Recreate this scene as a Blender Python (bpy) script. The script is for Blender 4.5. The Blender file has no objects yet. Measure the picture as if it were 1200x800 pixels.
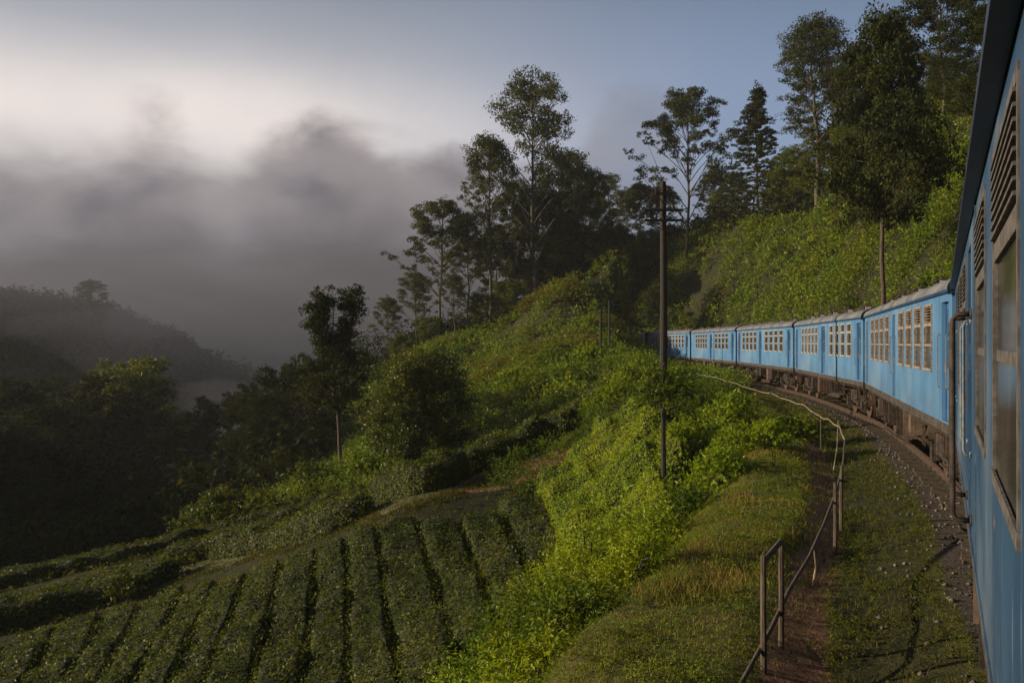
import bpy, math, random
import numpy as np
from mathutils import Vector, Matrix
R = math.radians
rng = np.random.default_rng(7)
random.seed(7)
sc = bpy.context.scene
COL = sc.collection

# ------------------------------------------------------------------ camera
EYE = 2.8
F = 1000.0            # focal length in pixels of the 1200 px wide photograph
HY = 401.3            # horizon row
cam_d = bpy.data.cameras.new('camera')
cam = bpy.data.objects.new('camera', cam_d)
COL.objects.link(cam)
cam_d.sensor_width = 36.0
cam_d.lens = 36.0 * F / 1200.0
cam_d.clip_start = 0.05
cam_d.clip_end = 6000
cam.location = (0, 0, EYE)
cam.rotation_euler = (R(90) + math.atan((HY - 400) / F), 0, 0)
sc.camera = cam

# ------------------------------------------------------------------ world, sun, exposure
SUN_AZ, SUN_EL = -93.0, 16.0     # degrees from the view axis (+Y), negative = left
w = bpy.data.worlds.new('World')
sc.world = w
w.use_nodes = True
nt = w.node_tree
for n in list(nt.nodes):
    nt.nodes.remove(n)


def N(nt, kind, **kw):
    n = nt.nodes.new(kind)
    for k, v in kw.items():
        if k.startswith('i_'):
            key = k[2:]
            key = int(key) if key.isdigit() else key.replace('_', ' ')
            n.inputs[key].default_value = v
        else:
            setattr(n, k, v)
    return n


def math_(nt, op, a, b=None, c=None, clamp=False):
    n = nt.nodes.new('ShaderNodeMath')
    n.operation = op
    n.use_clamp = clamp
    for i, v in enumerate((a, b, c)):
        if v is None:
            continue
        if isinstance(v, (int, float)):
            n.inputs[i].default_value = v
        else:
            nt.links.new(v, n.inputs[i])
    return n.outputs[0]


def smooth(nt, v, lo, hi, a=0.0, b=1.0):
    n = nt.nodes.new('ShaderNodeMapRange')
    n.interpolation_type = 'SMOOTHSTEP'
    n.inputs['From Min'].default_value = lo
    n.inputs['From Max'].default_value = hi
    n.inputs['To Min'].default_value = a
    n.inputs['To Max'].default_value = b
    nt.links.new(v, n.inputs['Value'])
    return n.outputs[0]


def mixc(nt, f, a, b, mode='MIX'):
    n = nt.nodes.new('ShaderNodeMix')
    n.data_type = 'RGBA'
    n.blend_type = mode
    for sock, v in ((n.inputs[0], f), (n.inputs[6], a), (n.inputs[7], b)):
        if isinstance(v, (int, float)):
            sock.default_value = v
        elif isinstance(v, tuple):
            sock.default_value = (*v, 1) if len(v) == 3 else v
        else:
            nt.links.new(v, sock)
    return n.outputs[2]


sky = N(nt, 'ShaderNodeTexSky', sky_type='NISHITA', sun_disc=False)
sky.sun_elevation = R(SUN_EL)
sky.sun_rotation = R(SUN_AZ)
sky.air_density = 1.0
sky.dust_density = 2.0
sky.ozone_density = 1.2
tc = N(nt, 'ShaderNodeTexCoord')
sep = N(nt, 'ShaderNodeSeparateXYZ')
nt.links.new(tc.outputs['Generated'], sep.inputs[0])
az = math_(nt, 'MULTIPLY', math_(nt, 'ARCTAN2', sep.outputs[0], sep.outputs[1]), 57.2958)
el = math_(nt, 'MULTIPLY', math_(nt, 'ARCSINE', sep.outputs[2]), 57.2958)


def sky_noise(scale, detail, sx=1, sz=1, off=0.0, rough=0.55, dist=0.0):
    mp = N(nt, 'ShaderNodeMapping')
    mp.inputs['Scale'].default_value = (sx, sx, sz)
    mp.inputs['Location'].default_value = (off, off * .7, off * .3)
    nt.links.new(tc.outputs['Generated'], mp.inputs[0])
    t = N(nt, 'ShaderNodeTexNoise')
    t.inputs['Scale'].default_value = scale
    t.inputs['Detail'].default_value = detail
    t.inputs['Roughness'].default_value = rough
    t.inputs['Distortion'].default_value = dist
    nt.links.new(mp.outputs[0], t.inputs['Vector'])
    return t.outputs['Fac']


n1 = sky_noise(4.2, 6, 1, 1.6, 3.1, .52, .35)
n2 = sky_noise(2.0, 5, 1, 2.4, 9.3, .5, .4)
n4 = sky_noise(5.5, 5, 1, .9, 6.6, .5, .6)
n3 = sky_noise(9.0, 7, 1, 1.8, 1.7, .5, .3)
# height of the low cloud bank against azimuth
azn = math_(nt, 'DIVIDE', math_(nt, 'ADD', az, 180.0), 360.0)
fc = N(nt, 'ShaderNodeFloatCurve')
cv = fc.mapping.curves[0]
BANK = [(-180, 12), (-70, 13.5), (-42, 12.5), (-31, 11.5), (-26, 11.8), (-22, 12.8), (-18.8, 11.6), (-16.5, 12.6),
        (-14, 13.2), (-11, 13.7), (-8, 12.9), (-5, 12.3), (-2, 11.3), (2, 11.0), (5, 13.5), (8, 15.5),
        (11, 13.5), (16, 11.0), (30, 10.0), (90, 11), (180, 12)]
pts = [((a + 180) / 360, e / 30) for a, e in BANK]
cv.points[0].location = pts[0]
cv.points[1].location = pts[-1]
for p in pts[1:-1]:
    cv.points.new(*p)
fc.mapping.update()
nt.links.new(azn, fc.inputs['Value'])
top = math_(nt, 'MULTIPLY', fc.outputs[0], 30.0)
pert = math_(nt, 'ADD', math_(nt, 'MULTIPLY', math_(nt, 'SUBTRACT', n1, .5), 5.5),
             math_(nt, 'MULTIPLY', math_(nt, 'SUBTRACT', n3, .5), 6.0))
depth = math_(nt, 'ADD', math_(nt, 'SUBTRACT', top, el), pert)      # degrees below the top of the bank
softness = smooth(nt, az, -12, -26, 3.2, 5.0)
mask = math_(nt, 'DIVIDE', math_(nt, 'ADD', depth, math_(nt, 'MULTIPLY', softness, .5)), softness, clamp=True)
mask = smooth(nt, mask, 0, 1)
mask = math_(nt, 'MULTIPLY', mask, smooth(nt, az, -3, 8, 1.0, .45))
# upper sky: blue with a veil that thickens and brightens towards the sun side and the bank
veil = smooth(nt, az, 40, -20)
veil_el = smooth(nt, el, 26, 12)
veil = math_(nt, 'MULTIPLY', math_(nt, 'ADD', math_(nt, 'MULTIPLY', veil, .55), math_(nt, 'MULTIPLY', veil_el, .55)),
             math_(nt, 'ADD', .72, math_(nt, 'MULTIPLY', n2, .55)), clamp=True)
glow_az = math_(nt, 'MULTIPLY', smooth(nt, az, 14, -22), smooth(nt, az, -150, -110))
g = math_(nt, 'DIVIDE', math_(nt, 'SUBTRACT', el, 13.6), 4.3)
band = math_(nt, 'POWER', 2.718, math_(nt, 'MULTIPLY', math_(nt, 'MULTIPLY', g, g), -1.0))
glow = math_(nt, 'MULTIPLY', math_(nt, 'MULTIPLY', band, glow_az), math_(nt, 'ADD', .45, math_(nt, 'MULTIPLY', n1, 1.0)), clamp=True)
veil_c = mixc(nt, smooth(nt, az, 25, -15), (.25, .33, .52), (.345, .36, .41))
veil_c = mixc(nt, smooth(nt, el, 19, 30), veil_c, (.20, .225, .29))
veil_c = mixc(nt, smooth(nt, el, 26, 60), veil_c, (.065, .085, .15))
veil_c = mixc(nt, glow, veil_c, (.78, .71, .68))
bank_c = mixc(nt, smooth(nt, depth, -1, 8), (.25, .235, .26), (.10, .094, .115))
bank_c = mixc(nt, smooth(nt, math_(nt, 'MULTIPLY', smooth(nt, depth, 6, -1), glow_az), 0, 1.2), bank_c, (.34, .30, .30))
bank_c = mixc(nt, smooth(nt, depth, 4, 11), bank_c, (.030, .031, .043))
bank_c = mixc(nt, math_(nt, 'MULTIPLY', smooth(nt, n2, .42, .7), .35), bank_c, (.17, .155, .165))
lum = math_(nt, 'MULTIPLY', math_(nt, 'MULTIPLY', smooth(nt, n4, .42, .66), smooth(nt, el, 4, 11)), .6)
bank_c = mixc(nt, lum, bank_c, (.27, .238, .24))
bank_c = mixc(nt, math_(nt, 'MULTIPLY', smooth(nt, n3, .45, .72), .35), bank_c, (.10, .095, .115))
cloud_c = mixc(nt, mask, veil_c, bank_c)
bg1 = N(nt, 'ShaderNodeBackground')
bg1.inputs[1].default_value = .065
nt.links.new(sky.outputs[0], bg1.inputs[0])
bg2 = N(nt, 'ShaderNodeBackground')
bg2.inputs[1].default_value = .86
nt.links.new(cloud_c, bg2.inputs[0])
ms = N(nt, 'ShaderNodeMixShader')
fac = math_(nt, 'MAXIMUM', mask, veil)
nt.links.new(fac, ms.inputs[0])
nt.links.new(bg1.outputs[0], ms.inputs[1])
nt.links.new(bg2.outputs[0], ms.inputs[2])
wo = N(nt, 'ShaderNodeOutputWorld')
nt.links.new(ms.outputs[0], wo.inputs[0])

sun_d = bpy.data.lights.new('sun', 'SUN')
sun_d.energy = 5.0
sun_d.angle = R(0.6)
sun_d.color = (1.0, .82, .56)
sun = bpy.data.objects.new('sun', sun_d)
COL.objects.link(sun)
sdir = Vector((math.sin(R(SUN_AZ)) * math.cos(R(SUN_EL)), math.cos(R(SUN_AZ)) * math.cos(R(SUN_EL)), math.sin(R(SUN_EL))))
sun.rotation_euler = (-sdir).to_track_quat('-Z', 'Y').to_euler()
sun.location = (-40, 30, 60)
sc.view_settings.view_transform = 'Standard'
sc.view_settings.look = 'None'
sc.view_settings.exposure = 0.38
sc.view_settings.gamma = 1.0
sc.render.engine = 'CYCLES'
cy = sc.cycles
cy.max_bounces = 6
cy.diffuse_bounces = 2
cy.glossy_bounces = 2
cy.transmission_bounces = 3
cy.transparent_max_bounces = 12
cy.volume_bounces = 1
cy.use_denoising = True

# ------------------------------------------------------------------ helpers


def link(o, parent=None):
    COL.objects.link(o)
    if parent is not None:
        o.parent = parent
    return o


def tag(o, label=None, cat=None, group=None, kind=None):
    if label: o['label'] = label
    if cat: o['category'] = cat
    if group: o['group'] = group
    if kind: o['kind'] = kind
    return o


def np_mesh(name, V, faces, mats=(), fmat=None, smooth_=False):
    """V (n,3); faces: an (m,k) int array or a list of such arrays with different k."""
    me = bpy.data.meshes.new(name)
    V = np.asarray(V, dtype=np.float32)
    if isinstance(faces, np.ndarray):
        faces = [faces]
    faces = [f for f in faces if len(f)]
    tot = np.concatenate([np.full(len(f), f.shape[1], dtype=np.int32) for f in faces])
    loops = np.concatenate([f.ravel() for f in faces]).astype(np.int32)
    start = np.concatenate([[0], np.cumsum(tot)[:-1]]).astype(np.int32)
    me.vertices.add(len(V)); me.vertices.foreach_set('co', V.ravel())
    me.loops.add(len(loops)); me.loops.foreach_set('vertex_index', loops)
    me.polygons.add(len(tot)); me.polygons.foreach_set('loop_start', start); me.polygons.foreach_set('loop_total', tot)
    if fmat is not None:
        me.polygons.foreach_set('material_index', np.asarray(fmat, dtype=np.int32))
    for m in mats:
        me.materials.append(m)
    me.update(calc_edges=True)
    if smooth_:
        me.polygons.foreach_set('use_smooth', np.ones(len(tot), dtype=bool))
    return me


class MB:
    """collects boxes, tubes and quads, builds one mesh"""

    def __init__(self):
        self.v = []; self.f = []; self.m = []

    def add(self, vs, fs, m=0):
        b = len(self.v)
        self.v += [tuple(p) for p in vs]
        self.f += [tuple(i + b for i in f) for f in fs]
        self.m += [m] * len(fs)

    def box(self, x0, x1, y0, y1, z0, z1, m=0):
        vs = [(x, y, z) for z in (z0, z1) for y in (y0, y1) for x in (x0, x1)]
        self.add(vs, [(0, 2, 3, 1), (4, 5, 7, 6), (0, 1, 5, 4), (2, 6, 7, 3), (0, 4, 6, 2), (1, 3, 7, 5)], m)

    def bar(self, a, b, w, h, m=0):
        a = Vector(a); b = Vector(b); d = (b - a)
        q = d.to_track_quat('Y', 'Z').to_matrix()
        sx = q @ Vector((w / 2, 0, 0)); sz = q @ Vector((0, 0, h / 2))
        vs = [p + i * sx + j * sz for j in (-1, 1) for p in (a, b) for i in (-1, 1)]
        self.add(vs, [(0, 2, 3, 1), (4, 5, 7, 6), (0, 1, 5, 4), (2, 6, 7, 3), (0, 4, 6, 2), (1, 3, 7, 5)], m)

    def tube(self, pts, rads, n=6, m=0, cap=True):
        pts = [Vector(p) for p in pts]
        if isinstance(rads, (int, float)): rads = [rads] * len(pts)
        vs = []
        u = None
        for i, p in enumerate(pts):
            d = (pts[min(i + 1, len(pts) - 1)] - pts[max(i - 1, 0)]).normalized()
            if u is None: u = d.orthogonal().normalized()
            u = (u - d * u.dot(d)).normalized(); v = d.cross(u)
            for k in range(n):
                a = 2 * math.pi * k / n
                vs.append(p + u * (math.cos(a) * rads[i]) + v * (math.sin(a) * rads[i]))
        fs = [(i * n + k, i * n + (k + 1) % n, (i + 1) * n + (k + 1) % n, (i + 1) * n + k)
              for i in range(len(pts) - 1) for k in range(n)]
        if cap:
            fs.append(tuple(reversed(range(n)))); fs.append(tuple((len(pts) - 1) * n + k for k in range(n)))
        self.add(vs, fs, m)

    def disc(self, c, axis, r, t, n=16, m=0):
        c = Vector(c); a = Vector(axis).normalized() * t / 2
        self.tube([c - a, c + a], r, n, m)

    def mesh(self, name, mats, smooth_=False, bevel=0):
        me = bpy.data.meshes.new(name)
        me.from_pydata(self.v, [], self.f)
        for m in mats: me.materials.append(m)
        me.polygons.foreach_set('material_index', self.m)
        if smooth_:
            me.polygons.foreach_set('use_smooth', [True] * len(self.f))
        me.update()
        return me

    def build(self, name, mats, parent=None, smooth_=False):
        if not isinstance(mats, (list, tuple)): mats = [mats]
        return link(bpy.data.objects.new(name, self.mesh(name, mats, smooth_)), parent)


def empty(name, loc=(0, 0, 0), rz=0.0):
    o = bpy.data.objects.new(name, None)
    o.empty_display_size = .3
    o.location = loc
    o.rotation_euler = (0, 0, rz)
    return link(o)


# value noise in numpy
def vnoise(x, y, seed=0):
    xi = np.floor(x).astype(np.int64); yi = np.floor(y).astype(np.int64)
    fx = x - xi; fy = y - yi
    fx = fx * fx * (3 - 2 * fx); fy = fy * fy * (3 - 2 * fy)

    def h(a, b):
        n = (a * 374761393 + b * 668265263 + seed * 1442695041) & 0xffffffff
        n = ((n ^ (n >> 13)) * 1274126177) & 0xffffffff
        return ((n ^ (n >> 16)) & 0xffff) / 65535.0
    return (h(xi, yi) * (1 - fx) + h(xi + 1, yi) * fx) * (1 - fy) + (h(xi, yi + 1) * (1 - fx) + h(xi + 1, yi + 1) * fx) * fy


def fbm(x, y, sc_=1.0, oct_=3, seed=0):
    s = 0; a = .5; t = 0
    for i in range(oct_):
        s = s + a * vnoise(x / sc_, y / sc_, seed + i * 17); t += a
        a *= .5; sc_ = sc_ / 2.03
    return s / t


def sstep(v, a, b):
    t = np.clip((v - a) / (b - a), 0, 1)
    return t * t * (3 - 2 * t)


# ------------------------------------------------------------------ materials
def mat(name):
    m = bpy.data.materials.new(name)
    m.use_nodes = True
    nt = m.node_tree
    b = nt.nodes['Principled BSDF']
    return m, nt, b


def noise(nt, scale, detail=4, rough=.55, coord='Object', dist=0.0, sxyz=None):
    tc = nt.nodes.new('ShaderNodeTexCoord')
    t = nt.nodes.new('ShaderNodeTexNoise')
    t.inputs['Scale'].default_value = scale; t.inputs['Detail'].default_value = detail
    t.inputs['Roughness'].default_value = rough; t.inputs['Distortion'].default_value = dist
    src = tc.outputs[coord]
    if sxyz:
        mp = nt.nodes.new('ShaderNodeMapping'); mp.inputs['Scale'].default_value = sxyz
        nt.links.new(src, mp.inputs[0]); src = mp.outputs[0]
    nt.links.new(src, t.inputs['Vector'])
    return t.outputs['Fac']


def bump(nt, b, h, strength=.4, dist=.02):
    n = nt.nodes.new('ShaderNodeBump')
    n.inputs['Strength'].default_value = strength; n.inputs['Distance'].default_value = dist
    nt.links.new(h, n.inputs['Height']); nt.links.new(n.outputs[0], b.inputs['Normal'])


def simple(name, c1, c2, scale=6, rough=.7, metal=0.0, bmp=.3, bdist=.01, spec=.4, lo=.35, hi=.65, sxyz=None):
    m, nt, b = mat(name)
    f = noise(nt, scale, 5, .6, sxyz=sxyz)
    nt.links.new(mixc(nt, smooth(nt, f, lo, hi), c1, c2), b.inputs['Base Color'])
    b.inputs['Roughness'].default_value = rough
    b.inputs['Metallic'].default_value = metal
    b.inputs['Specular IOR Level'].default_value = spec
    if bmp: bump(nt, b, noise(nt, scale * 4, 4), bmp, bdist)
    return m


def leafmat(name, dark, lite, yel, trans=.35, rough=.45, spec=.35, nscale=.5, yel_amt=.35):
    """leaf: colour varies leaf by leaf and patch by patch; part of the light passes through"""
    m, nt, b = mat(name)
    geo = nt.nodes.new('ShaderNodeNewGeometry')
    rnd = geo.outputs['Random Per Island']
    c = mixc(nt, rnd, dark, lite)
    tcn = nt.nodes.new('ShaderNodeTexNoise'); tcn.inputs['Scale'].default_value = nscale; tcn.inputs['Detail'].default_value = 3
    nt.links.new(geo.outputs['Position'], tcn.inputs['Vector'])
    patch = smooth(nt, tcn.outputs['Fac'], .42, .66)
    c = mixc(nt, math_(nt, 'MULTIPLY', patch, yel_amt), c, yel)
    old = smooth(nt, math_(nt, 'FRACT', math_(nt, 'MULTIPLY', rnd, 37.7)), .93, 1.0)
    c = mixc(nt, math_(nt, 'MULTIPLY', old, .5), c, (.16, .10, .03))
    nt.links.new(c, b.inputs['Base Color'])
    b.inputs['Roughness'].default_value = rough
    b.inputs['Specular IOR Level'].default_value = spec * .6
    tr = nt.nodes.new('ShaderNodeBsdfTranslucent')
    c2 = mixc(nt, 1.0, c, (1.6, 1.45, .35), 'MULTIPLY')
    nt.links.new(c2, tr.inputs[0])
    mx = nt.nodes.new('ShaderNodeMixShader'); mx.inputs[0].default_value = trans
    nt.links.new(b.outputs[0], mx.inputs[1]); nt.links.new(tr.outputs[0], mx.inputs[2])
    out = nt.nodes['Material Output']
    nt.links.new(mx.outputs[0], out.inputs[0])
    return m


M = {}
M['tea'] = leafmat('tea leaf', (.024, .042, .004), (.085, .112, .008), (.20, .20, .02), .28, .5, .22, 1.2)
M['bright'] = leafmat('bright shrub leaf', (.080, .140, .006), (.235, .310, .012), (.34, .35, .015), .33, .5, .3, .7)
M['weed'] = leafmat('weed leaf', (.058, .105, .006), (.165, .245, .012), (.27, .26, .018), .3, .5, .35, .35, .35)
M['weed2'] = leafmat('brownish weed leaf', (.06, .075, .012), (.15, .15, .024), (.19, .12, .03), .38, .6, .2, .5, .6)
M['euc'] = leafmat('gum tree leaf', (.022, .034, .010), (.062, .076, .022), (.10, .09, .02), .25, .6, .2, .25)
M['dark'] = leafmat('dark evergreen leaf', (.012, .020, .006), (.036, .050, .012), (.06, .06, .012), .22, .6, .15, .3)
M['mid'] = leafmat('broad tree leaf', (.035, .060, .008), (.095, .130, .014), (.19, .16, .02), .34, .5, .3, .4)
M['wood'] = leafmat('forest leaf', (.010, .016, .006), (.026, .036, .011), (.05, .05, .012), .2, .8, .05, .1)  # very dark: the valley's shade is put into the leaf colour
M['grass'] = leafmat('grass blade', (.085, .105, .010), (.25, .24, .03), (.34, .25, .05), .35, .6, .2, .9, .55)
M['fill'] = leafmat('shaded undergrowth leaf', (.035, .070, .006), (.105, .165, .012), (.20, .22, .02), .38, .5, .25, .8)  # darker leaf puts gap shade between shrubs into the colour; also varies shrubs
M['verge'] = leafmat('dull verge grass blade', (.030, .042, .008), (.095, .100, .020), (.14, .10, .035), .25, .7, .12, .9, .5)
M['lowweed'] = leafmat('low verge weed leaf', (.035, .055, .007), (.115, .135, .015), (.16, .13, .02), .3, .6, .15, .8, .4)
M['mid2'] = leafmat('dull broad tree leaf', (.018, .030, .006), (.055, .085, .009), (.17, .18, .02), .3, .45, .4, .35, .45)
M['straw'] = leafmat('straw grass blade', (.13, .11, .03), (.28, .22, .07), (.2, .13, .04), .35, .6, .2, .9, .4)
M['bark'] = simple('bark', (.045, .034, .026), (.10, .078, .058), 5, .9, bmp=.6, bdist=.03, sxyz=(3, 3, .6))
M['palebark'] = simple('pale gum bark', (.04, .034, .028), (.10, .085, .07), 3, .85, bmp=.4, bdist=.03, sxyz=(3, 3, .4))
M['hedgecore'] = simple('tea twigs', (.012, .016, .006), (.030, .034, .012), 8, .95, bmp=.8, bdist=.05)
M['postwood'] = simple('weathered wood', (.035, .027, .021), (.11, .085, .065), 9, .85, bmp=.6, bdist=.008, sxyz=(4, 4, .5))
M['bamboo'] = simple('bleached bamboo', (.13, .10, .07), (.32, .26, .18), 7, .6, bmp=.3, bdist=.004)
M['polewood'] = simple('creosoted pole', (.010, .008, .007), (.028, .022, .018), 9, .8, bmp=.5, bdist=.01, sxyz=(5, 5, .4))
M['rail'] = simple('rusty rail steel', (.05, .032, .025), (.12, .08, .06), 12, .55, .4)
M['sleeper'] = simple('old timber sleeper', (.030, .024, .018), (.085, .065, .048), 6, .9, bmp=.7, bdist=.01, sxyz=(1, 5, 5))
M['iron'] = simple('dirty bogie iron', (.020, .016, .014), (.062, .045, .036), 9, .75, .2)
M['rust'] = simple('rusty iron', (.04, .026, .020), (.105, .065, .048), 12, .75, .1)
M['brownbox'] = simple('brown equipment box', (.07, .05, .04), (.15, .105, .08), 5, .7)
M['sole'] = simple('grimy dark solebar', (.030, .026, .024), (.075, .062, .055), 4, .7, bmp=.2)
M['white'] = simple('cream frame paint', (.26, .225, .20), (.46, .41, .365), 14, .55, bmp=.1)
M['tan'] = simple('weathered window frame', (.15, .115, .095), (.32, .27, .235), 16, .6, bmp=.2)
M['neartan'] = simple('dark grey brown window frame', (.055, .050, .050), (.125, .112, .108), 16, .6, bmp=.2)  # darker and greyer than the frames of the other coaches
M['darkblue'] = simple('deep blue paint', (.010, .035, .10), (.022, .060, .16), 4, .45, bmp=.1)
M['steelblue'] = simple('worn blue handrail', (.06, .11, .18), (.20, .20, .20), 9, .5)
M['doorblue'] = simple('darker blue door paint', (.035, .11, .25), (.055, .15, .32), 3, .45, bmp=.15)  # doors are a darker blue than the body sides
M['navy'] = simple('near black blue gutter paint', (.006, .012, .025), (.014, .026, .05), 4, .45, bmp=.1)
M['black'] = simple('black rubber gangway', (.008, .008, .010), (.02, .02, .024), 6, .7)
M['ceramic'] = simple('grey insulator', (.10, .10, .095), (.2, .2, .19), 9, .3, bmp=0)
M['inside'] = simple('brown cabin lining', (.10, .075, .06), (.17, .13, .10), 3, .7)
M['seat'] = simple('dark seat vinyl', (.03, .03, .05), (.06, .05, .07), 5, .5)
M['livery_green'] = simple('lime green paint', (.12, .26, .02), (.20, .36, .03), 3, .45, bmp=.1)
M['loco_grey'] = simple('grey cab paint', (.40, .40, .41), (.58, .58, .58), 5, .5, bmp=.2)
M['loco_dark'] = simple('dark cab side grille', (.020, .024, .022), (.05, .055, .05), 6, .6, bmp=.4)
M['yellow'] = simple('yellow warning paint', (.60, .36, .03), (.75, .50, .06), 6, .5, bmp=.1)
M['red'] = simple('red beam paint', (.45, .05, .03), (.58, .10, .05), 6, .5, bmp=.1)
M['lens'] = simple('headlamp glass', (.5, .5, .48), (.7, .7, .66), 6, .15, bmp=0)
M['stone'] = simple('ballast stone', (.055, .045, .040), (.19, .155, .14), 2.0, .9, bmp=.4)


def paint_blue(ca=(.072, .185, .375), cb=(.102, .235, .43), nm='weathered sky blue coach paint'):
    m, nt, b = mat(nm)
    f = noise(nt, 1.1, 5, .6)
    c = mixc(nt, smooth(nt, f, .3, .7), ca, cb)
    st = noise(nt, 5, 6, .65, sxyz=(2.2, 2.2, .25))
    c = mixc(nt, math_(nt, 'MULTIPLY', smooth(nt, st, .56, .74), .45), c, (.20, .33, .50))
    geo = nt.nodes.new('ShaderNodeTexCoord'); s = nt.nodes.new('ShaderNodeSeparateXYZ'); nt.links.new(geo.outputs['Object'], s.inputs[0])
    low = smooth(nt, s.outputs[2], 2.15, 1.38)
    gr = noise(nt, 3.2, 6, .7, sxyz=(1, 1, .8))
    c = mixc(nt, math_(nt, 'MULTIPLY', math_(nt, 'MULTIPLY', smooth(nt, gr, .38, .66), low), .55), c, (.10, .13, .17))
    ru = noise(nt, 2.6, 7, .7)
    c = mixc(nt, math_(nt, 'MULTIPLY', smooth(nt, ru, .645, .70), .85), c, (.22, .12, .09))
    dr = noise(nt, 7, 6, .7, sxyz=(3, 3, .12))
    c = mixc(nt, math_(nt, 'MULTIPLY', smooth(nt, dr, .60, .72), .5), c, (.12, .13, .14))
    pt = noise(nt, .45, 3, .5)
    c = mixc(nt, math_(nt, 'MULTIPLY', smooth(nt, pt, .5, .62), .22), c, (.30, .38, .48))
    nt.links.new(c, b.inputs['Base Color'])
    b.inputs['Roughness'].default_value = .38
    b.inputs['Specular IOR Level'].default_value = .5
    bump(nt, b, noise(nt, 1.7, 3), .25, .02)
    return m


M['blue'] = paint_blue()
M['blue_dimmed'] = paint_blue((.015, .044, .105), (.027, .070, .145), 'dimmed weathered blue coach paint')  # same blue darkened: the near coach's dimness is put into the colour
M['blue_dimmed'].node_tree.nodes['Principled BSDF'].inputs['Specular IOR Level'].default_value = .35
M['blue_dimmed'].node_tree.nodes['Principled BSDF'].inputs['Roughness'].default_value = .45


def roofmat():
    m, nt, b = mat('sooty grey coach roof')
    f = noise(nt, 1.5, 5, .65)
    c = mixc(nt, smooth(nt, f, .3, .7), (.10, .105, .115), (.21, .215, .23))
    st = noise(nt, 4, 6, .65, sxyz=(.3, 3, 3))
    c = mixc(nt, math_(nt, 'MULTIPLY', smooth(nt, st, .52, .72), .6), c, (.05, .045, .045))
    nt.links.new(c, b.inputs['Base Color'])
    b.inputs['Roughness'].default_value = .6
    bump(nt, b, noise(nt, 12, 4), .3, .01)
    return m


M['roof'] = roofmat()


def glassmat():
    m, nt, b = mat('dusty coach window glass')
    f = noise(nt, 2.2, 5, .6)
    nt.links.new(mixc(nt, smooth(nt, f, .35, .7), (.03, .032, .036), (.11, .105, .10)), b.inputs['Base Color'])
    b.inputs['Roughness'].default_value = .12
    b.inputs['Specular IOR Level'].default_value = .8
    tr = nt.nodes.new('ShaderNodeBsdfTransparent')
    mx = nt.nodes.new('ShaderNodeMixShader'); mx.inputs[0].default_value = .3
    nt.links.new(b.outputs[0], mx.inputs[1]); nt.links.new(tr.outputs[0], mx.inputs[2])
    nt.links.new(mx.outputs[0], nt.nodes['Material Output'].inputs[0])
    return m


M['glass'] = glassmat()


def groundmat():
    m, nt, b = mat('hillside soil and turf')
    geo = nt.nodes.new('ShaderNodeNewGeometry')

    def nz(s, d=4):
        t = nt.nodes.new('ShaderNodeTexNoise'); t.inputs['Scale'].default_value = s; t.inputs['Detail'].default_value = d
        t.inputs['Roughness'].default_value = .62
        nt.links.new(geo.outputs['Position'], t.inputs['Vector'])
        return t.outputs['Fac']

    def attr(n):
        a = nt.nodes.new('ShaderNodeAttribute'); a.attribute_name = n
        return a.outputs['Fac']
    a1 = nz(.9); a2 = nz(7, 6); a3 = nz(28, 4)
    turf = mixc(nt, smooth(nt, a2, .35, .65), (.045, .055, .010), (.11, .115, .024))
    turf = mixc(nt, smooth(nt, a1, .45, .65), turf, (.085, .075, .028))
    turf = mixc(nt, math_(nt, 'MULTIPLY', smooth(nt, a3, .55, .7), .5), turf, (.07, .05, .03))
    dirt = mixc(nt, smooth(nt, a2, .35, .65), (.15, .075, .042), (.30, .165, .10))
    dirt = mixc(nt, smooth(nt, a3, .5, .7), dirt, (.10, .065, .04))
    ball = mixc(nt, smooth(nt, a3, .35, .62), (.035, .028, .024), (.13, .105, .09))
    road = mixc(nt, smooth(nt, a2, .35, .65), (.075, .09, .035), (.15, .135, .075))
    wood = mixc(nt, smooth(nt, a2, .35, .65), (.014, .018, .008), (.042, .040, .016))  # dark leaf litter, with shade under the slope weeds painted in
    jit = math_(nt, 'MULTIPLY', math_(nt, 'SUBTRACT', a2, .5), .9)

    def msk(n, lo=.35, hi=.65):
        return smooth(nt, math_(nt, 'ADD', attr(n), jit), lo, hi)
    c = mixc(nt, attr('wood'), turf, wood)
    c = mixc(nt, msk('road'), c, road)
    c = mixc(nt, msk('dirt'), c, dirt)
    c = mixc(nt, msk('ballast'), c, ball)
    nt.links.new(c, b.inputs['Base Color'])
    b.inputs['Roughness'].default_value = .95
    b.inputs['Specular IOR Level'].default_value = .15
    bump(nt, b, math_(nt, 'ADD', a2, math_(nt, 'MULTIPLY', a3, .5)), .9, .06)
    return m


M['ground'] = groundmat()

# ------------------------------------------------------------------ the line of the train and the track
HW = 1.45                                    # half width of a coach
LC = 17.0
JX = [(0.21 + .509 * -0.93, -0.93), (7.37, 14.2)]
for t in (.413, .3305, .263, .2095, .1475):
    x0, y0 = JX[-1]
    # point on the ray x = t*y at distance LC from the previous joint
    a = 1 + t * t; bb = -2 * (t * x0 + y0); c = x0 * x0 + y0 * y0 - LC * LC
    y = (-bb + math.sqrt(bb * bb - 4 * a * c)) / (2 * a)
    JX.append((t * y, y))
COACH = []                                   # (centre x, centre y, heading from +Y clockwise, length)
for i in range(6):
    p = Vector(JX[i]); q = Vector(JX[i + 1]); d = (q - p)
    h = math.atan2(d.x, d.y)
    rgt = Vector((math.cos(h), -math.sin(h)))
    cpt = (p + q) / 2 + rgt * HW
    COACH.append((cpt.x, cpt.y, h, d.length))
nodes = [(-32.0, -26.0), (-21.5, -16.6), (-11.0, -8.6)]
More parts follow.
